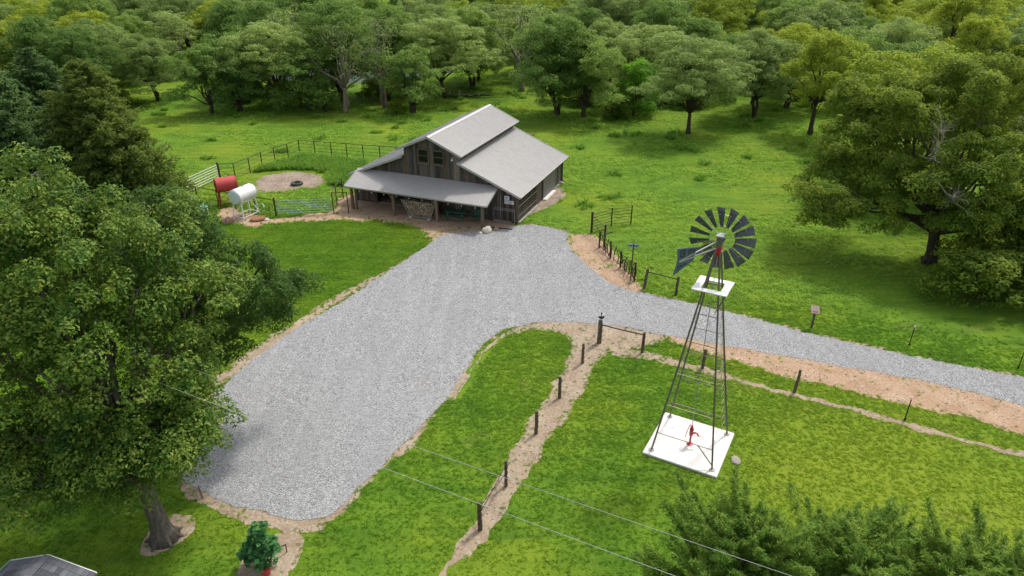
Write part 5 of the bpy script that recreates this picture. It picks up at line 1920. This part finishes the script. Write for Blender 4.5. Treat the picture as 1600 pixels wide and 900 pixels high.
tree("yellow_b", "yellow green tree rising behind the massive right hand tree", (35.5, 60.0), 1.18, group=FR)
tree("yellow_a", "tall yellowish tree at the right edge behind the massive one", (43.5, 55.5), 1.15, group=FR)
tree("elm_a", "green tree between the slender yellow one and the massive tree", (38.5, 70.0), 1.0, group=FR)
tree("locust_b", "dark leaning tree at the wood edge above the cedars", (-57.0, 100.5), 0.95, group=FR)
tree("elm_a", "dense dark tree rising behind the olive cedar", (-55.0, 91.0), 0.92, group=FR)
tree("yellow_b", "yellowish tree at the left edge above the cedars", (-66.0, 86.0), 0.9, group=FR)
tree("sparse", "bare twigged brownish tree standing behind the forked tree left of the pond", (-30.5, 101.0), 1.1, group=FR)
tree("sparse", "grey twiggy tree showing above the crowns behind the barn", (1.5, 104.0), 1.15, group=FR)
fl = thing("fallen_log", "long dark fallen trunk lying in the glade behind the barn", "log", (-6.5, 99.0, 0))
rdl = random.Random(3)
MB().path(wiggle((-3.2, 0, 0.45), (3.6, 0.6, 0.3), rdl, 7, 0.02), [0.2, 0.24, 0.23, 0.22, 0.2, 0.17, 0.13, 0.06], 8).build("log", "bark_dark", fl)
for q in range(4):
    a = Vector((-2.4 + q * 1.4, 0.1, 0.4))
    MB().path(wiggle(a, a + Vector((rdl.uniform(-.5, .9), rdl.uniform(-1, 1), rdl.uniform(0.1, 0.9))), rdl, 3, .08), [0.09, 0.07, 0.05, 0.02], 5).build("branch_stub", "dead_wood", fl)
BU_ = "bushes at the foot of the right hand tree"
tree("bush", "leafy bush right of the massive tree's trunk, nearest the road", (29.6, 38.9), 1.25, 0.4, BU_, cat="bush", wide=1.15)
tree("bush", "bush in the right edge below the massive tree", (33.2, 38.6), 1.35, 2.0, BU_, cat="bush", wide=1.1)
tree("bush", "taller bush pressed against the massive tree's trunk", (32.0, 42.2), 1.6, 4.0, BU_, cat="bush", wide=1.05)
tree("bush", "dark round weed clump behind the windmill wheel's right rim", (14.6, 46.6), 0.34, 1.0, None, name="bush", cat="bush")
tree("bush", "dark low bush under the dense pair of trees behind the barn", (13.0, 86.3), 0.8, 1.0, None, name="bush", cat="bush")
tree("bush", "scrub bush at the foot of the trees behind the barn ridge", (-15.0, 90.0), 0.7, 2.0, None, name="bush", cat="bush")
tree("bush", "scrub under the dark tree above the olive cedar", (-52.0, 92.5), 1.0, 2.0, None, name="bush", cat="bush")

# the wood behind: crown after crown, thinning into far meadow
taken = [(o.location.x, o.location.y) for o in COL.objects if o.get("group") == FR]
keys = ["locust_a", "locust_b", "elm_a", "elm_b", "locust_c", "yellow_b", "elm_c", "yellow_a"]
rw = random.Random(44)
made = 0
tries = 0
WORD = {"l": "feathery olive", "e": "dense mid green", "y": "yellow green"}
while made < 285 and tries < 20000:
    tries += 1
    yy = 93 + 190 * rw.random() ** 1.35
    half = 0.78 * (yy * 0.889 + 9.63)
    xx = rw.uniform(-half, half)
    gap = 5.4 + (yy - 93) * 0.034
    px = 800 + 1080 * xx / (yy * 0.8886 + 9.63)
    if ((xx + 27) / 19) ** 2 + ((yy - 116) / 12) ** 2 < 1:          # pond
        continue
    if yy > 170 and (410 < px < 480 or 590 < px < 630):            # far meadow
        continue
    if xx > -50 and xx < -42 and yy < 112:                           # open glade at the left
        continue
    if xx > -12 and xx < 3 and yy < 103:
        continue
    if any((xx - a) ** 2 + (yy - c) ** 2 < gap * gap for a, c in taken):
        continue
    taken.append((xx, yy))
    wts = [5, 6, 6, 5, 3, 2, 4, 1]
    if xx > 30:
        wts = [2, 3, 4, 3, 1, 7, 2, 5]
    if xx < -60:
        wts = [3, 4, 6, 4, 1, 4, 3, 2]
    kx = rw.choices(keys, wts)[0]
    side = "left part" if xx < -yy * 0.27 else ("right part" if xx > yy * 0.27 else "middle")
    deep = "just behind the front row" if yy < 115 else ("half way back" if yy < 150 else "far back")
    tree(kx, "%s tree in the %s of the wood, %s" % (WORD[kx[0]], side, deep), (xx, yy), rw.uniform(0.72, 1.22), rw.uniform(0, 6.28), "trees of the wood behind", wide=rw.uniform(0.85, 1.15))
    made += 1
rb = random.Random(8)
for i in range(34):
    yy = rb.uniform(92, 112)
    xx = rb.uniform(-62, 62)
    if -12 < xx < 3 or -50 < xx < -42 or ((xx + 27) / 19) ** 2 + ((yy - 116) / 12) ** 2 < 1:
        continue
    tree("bush", "low scrub bush among the trunks at the edge of the wood", (xx, yy), rb.uniform(0.6, 1.25), rb.uniform(0, 6.28), "scrub under the wood edge", name="bush", cat="bush", wide=rb.uniform(0.9, 1.4))

# ---- cedars at the left
ca = conifer(21, 12.2, 5.6, "cedar_olive", "bark_dark", 620, 95, (0.26, 0.52), 0.24, 24, 0.10, 0.03, 0.75, 0.30, 0.35)
cb = conifer(22, 11.5, 4.8, "cedar_blue", "bark_dark", 560, 85, (0.26, 0.50), 0.24, 26, 0.10, 0.03, 0.75, 0.30, 0.35)
CG = "cedars at the left edge"
plant("cedar_tree", "big olive brown cedar left of the corral", "tree", (-33.6, 55.6), 0.3, ca, 1.0, CG)
plant("cedar_tree", "cool dark green cedar in front of the olive one's left", "tree", (-38.9, 53.2), 1.0, cb, 1.0, CG)
plant("cedar_tree", "cool dark green cedar at the left edge behind the maple crown", "tree", (-44.5, 58.0), 2.2, cb, 1.18, CG)
plant("cedar_tree", "narrow dark green cedar peak between the olive cedar and the left edge", "tree", (-41.5, 62.0), 4.0, cb, 1.06, CG)
plant("cedar_tree", "olive cedar tip low at the left edge above the maple", "tree", (-42.0, 48.5), 2.0, ca, 0.74, CG)

# ---- junipers along the bottom right
ja = conifer(31, 4.9, 3.2, "juniper_green", "bark_dark", 330, 360, (0.09, 0.22), 0.16, 34, -0.16, 0.05, 0.50, 0.09, 0.40, 0.22)
jb = conifer(32, 4.6, 3.2, "juniper_green", "bark_dark", 330, 360, (0.09, 0.22), 0.16, 30, -0.14, 0.05, 0.50, 0.09, 0.40, 0.22)
JG = "junipers along the bottom edge"
plant("juniper_tree", "darkest feathery juniper just below the windmill slab", "tree", (7.3, 15.2), 0, ja, 0.94, JG)
plant("juniper_tree", "second feathery juniper from the slab along the bottom edge", "tree", (10.6, 15.0), 1.3, jb, 0.96, JG)
plant("juniper_tree", "third feathery juniper from the slab along the bottom edge", "tree", (13.2, 14.4), 2.5, ja, 0.86, JG)
plant("juniper_tree", "feathery juniper in the bottom right corner", "tree", (15.2, 14.1), 4.0, jb, 0.86, JG)

# ---- broad-leaved shrub with red pot at the bottom
sh = thing("leafy_shrub", "upright broad leaved shrub on bare earth at the bottom left", "shrub", (-9.25, 18.1, 0))
sh.scale = (1.3, 1.3, 1.08)
rg = np.random.default_rng(61)
lob = [((0, 0, 0.55), (0.50, 0.48, 0.42)), ((0.02, 0.02, 1.15), (0.32, 0.32, 0.36)), ((0.06, 0.05, 1.65), (0.22, 0.2, 0.26)), ((-0.25, -0.05, 0.75), (0.32, 0.3, 0.3)), ((0.26, 0.05, 0.95), (0.28, 0.26, 0.3))]
cl = clumps_on(lob, 26.0, rg, 0.3, 0.2)
link("foliage", foliage("foliage", cl, (0.06, 0.12), 7, (0.10, 0.19), "shrub_leaf", rg, 0.8, 0.85, 0.9), sh)
MB().path([(0, 0, 0), (0.02, 0.01, 0.8), (0.05, 0.04, 1.75)], [0.035, 0.025, 0.01], 6).path([(0, 0, 0.1), (0.25, 0.05, 0.9)], [0.025, 0.008], 5).path([(0, 0, 0.1), (-0.25, -0.05, 0.8)], [0.025, 0.008], 5).build("stem", "bark_dark", sh)
pot = thing("red_pot", "red bucket half hidden under the broad leaved shrub", "bucket", (-9.02, 17.78, 0))
MB().path([(0, 0, 0.0), (0, 0, 0.30), (0, 0, 0.32)], [0.14, 0.18, 0.19], 14).build("bucket", "red_paint", pot)
MB().path([(0.18 * math.cos(a), 0.02, 0.30 + 0.16 * math.sin(a)) for a in np.linspace(0, math.pi, 9)], 0.008, 4).build("handle", "galvanised", pot)
hs_ = MB().bar((-9.0, 18.5, 0.35), (-8.55, 18.75, 0.42), 0.03, 0.03).bar((-8.56, 18.75, 0.0), (-8.55, 18.75, 0.44), 0.03, 0.03).build("shrub_stake", "letter_black")
tag(hs_, "short black stake poking out beside the broad leaved shrub", "stake")
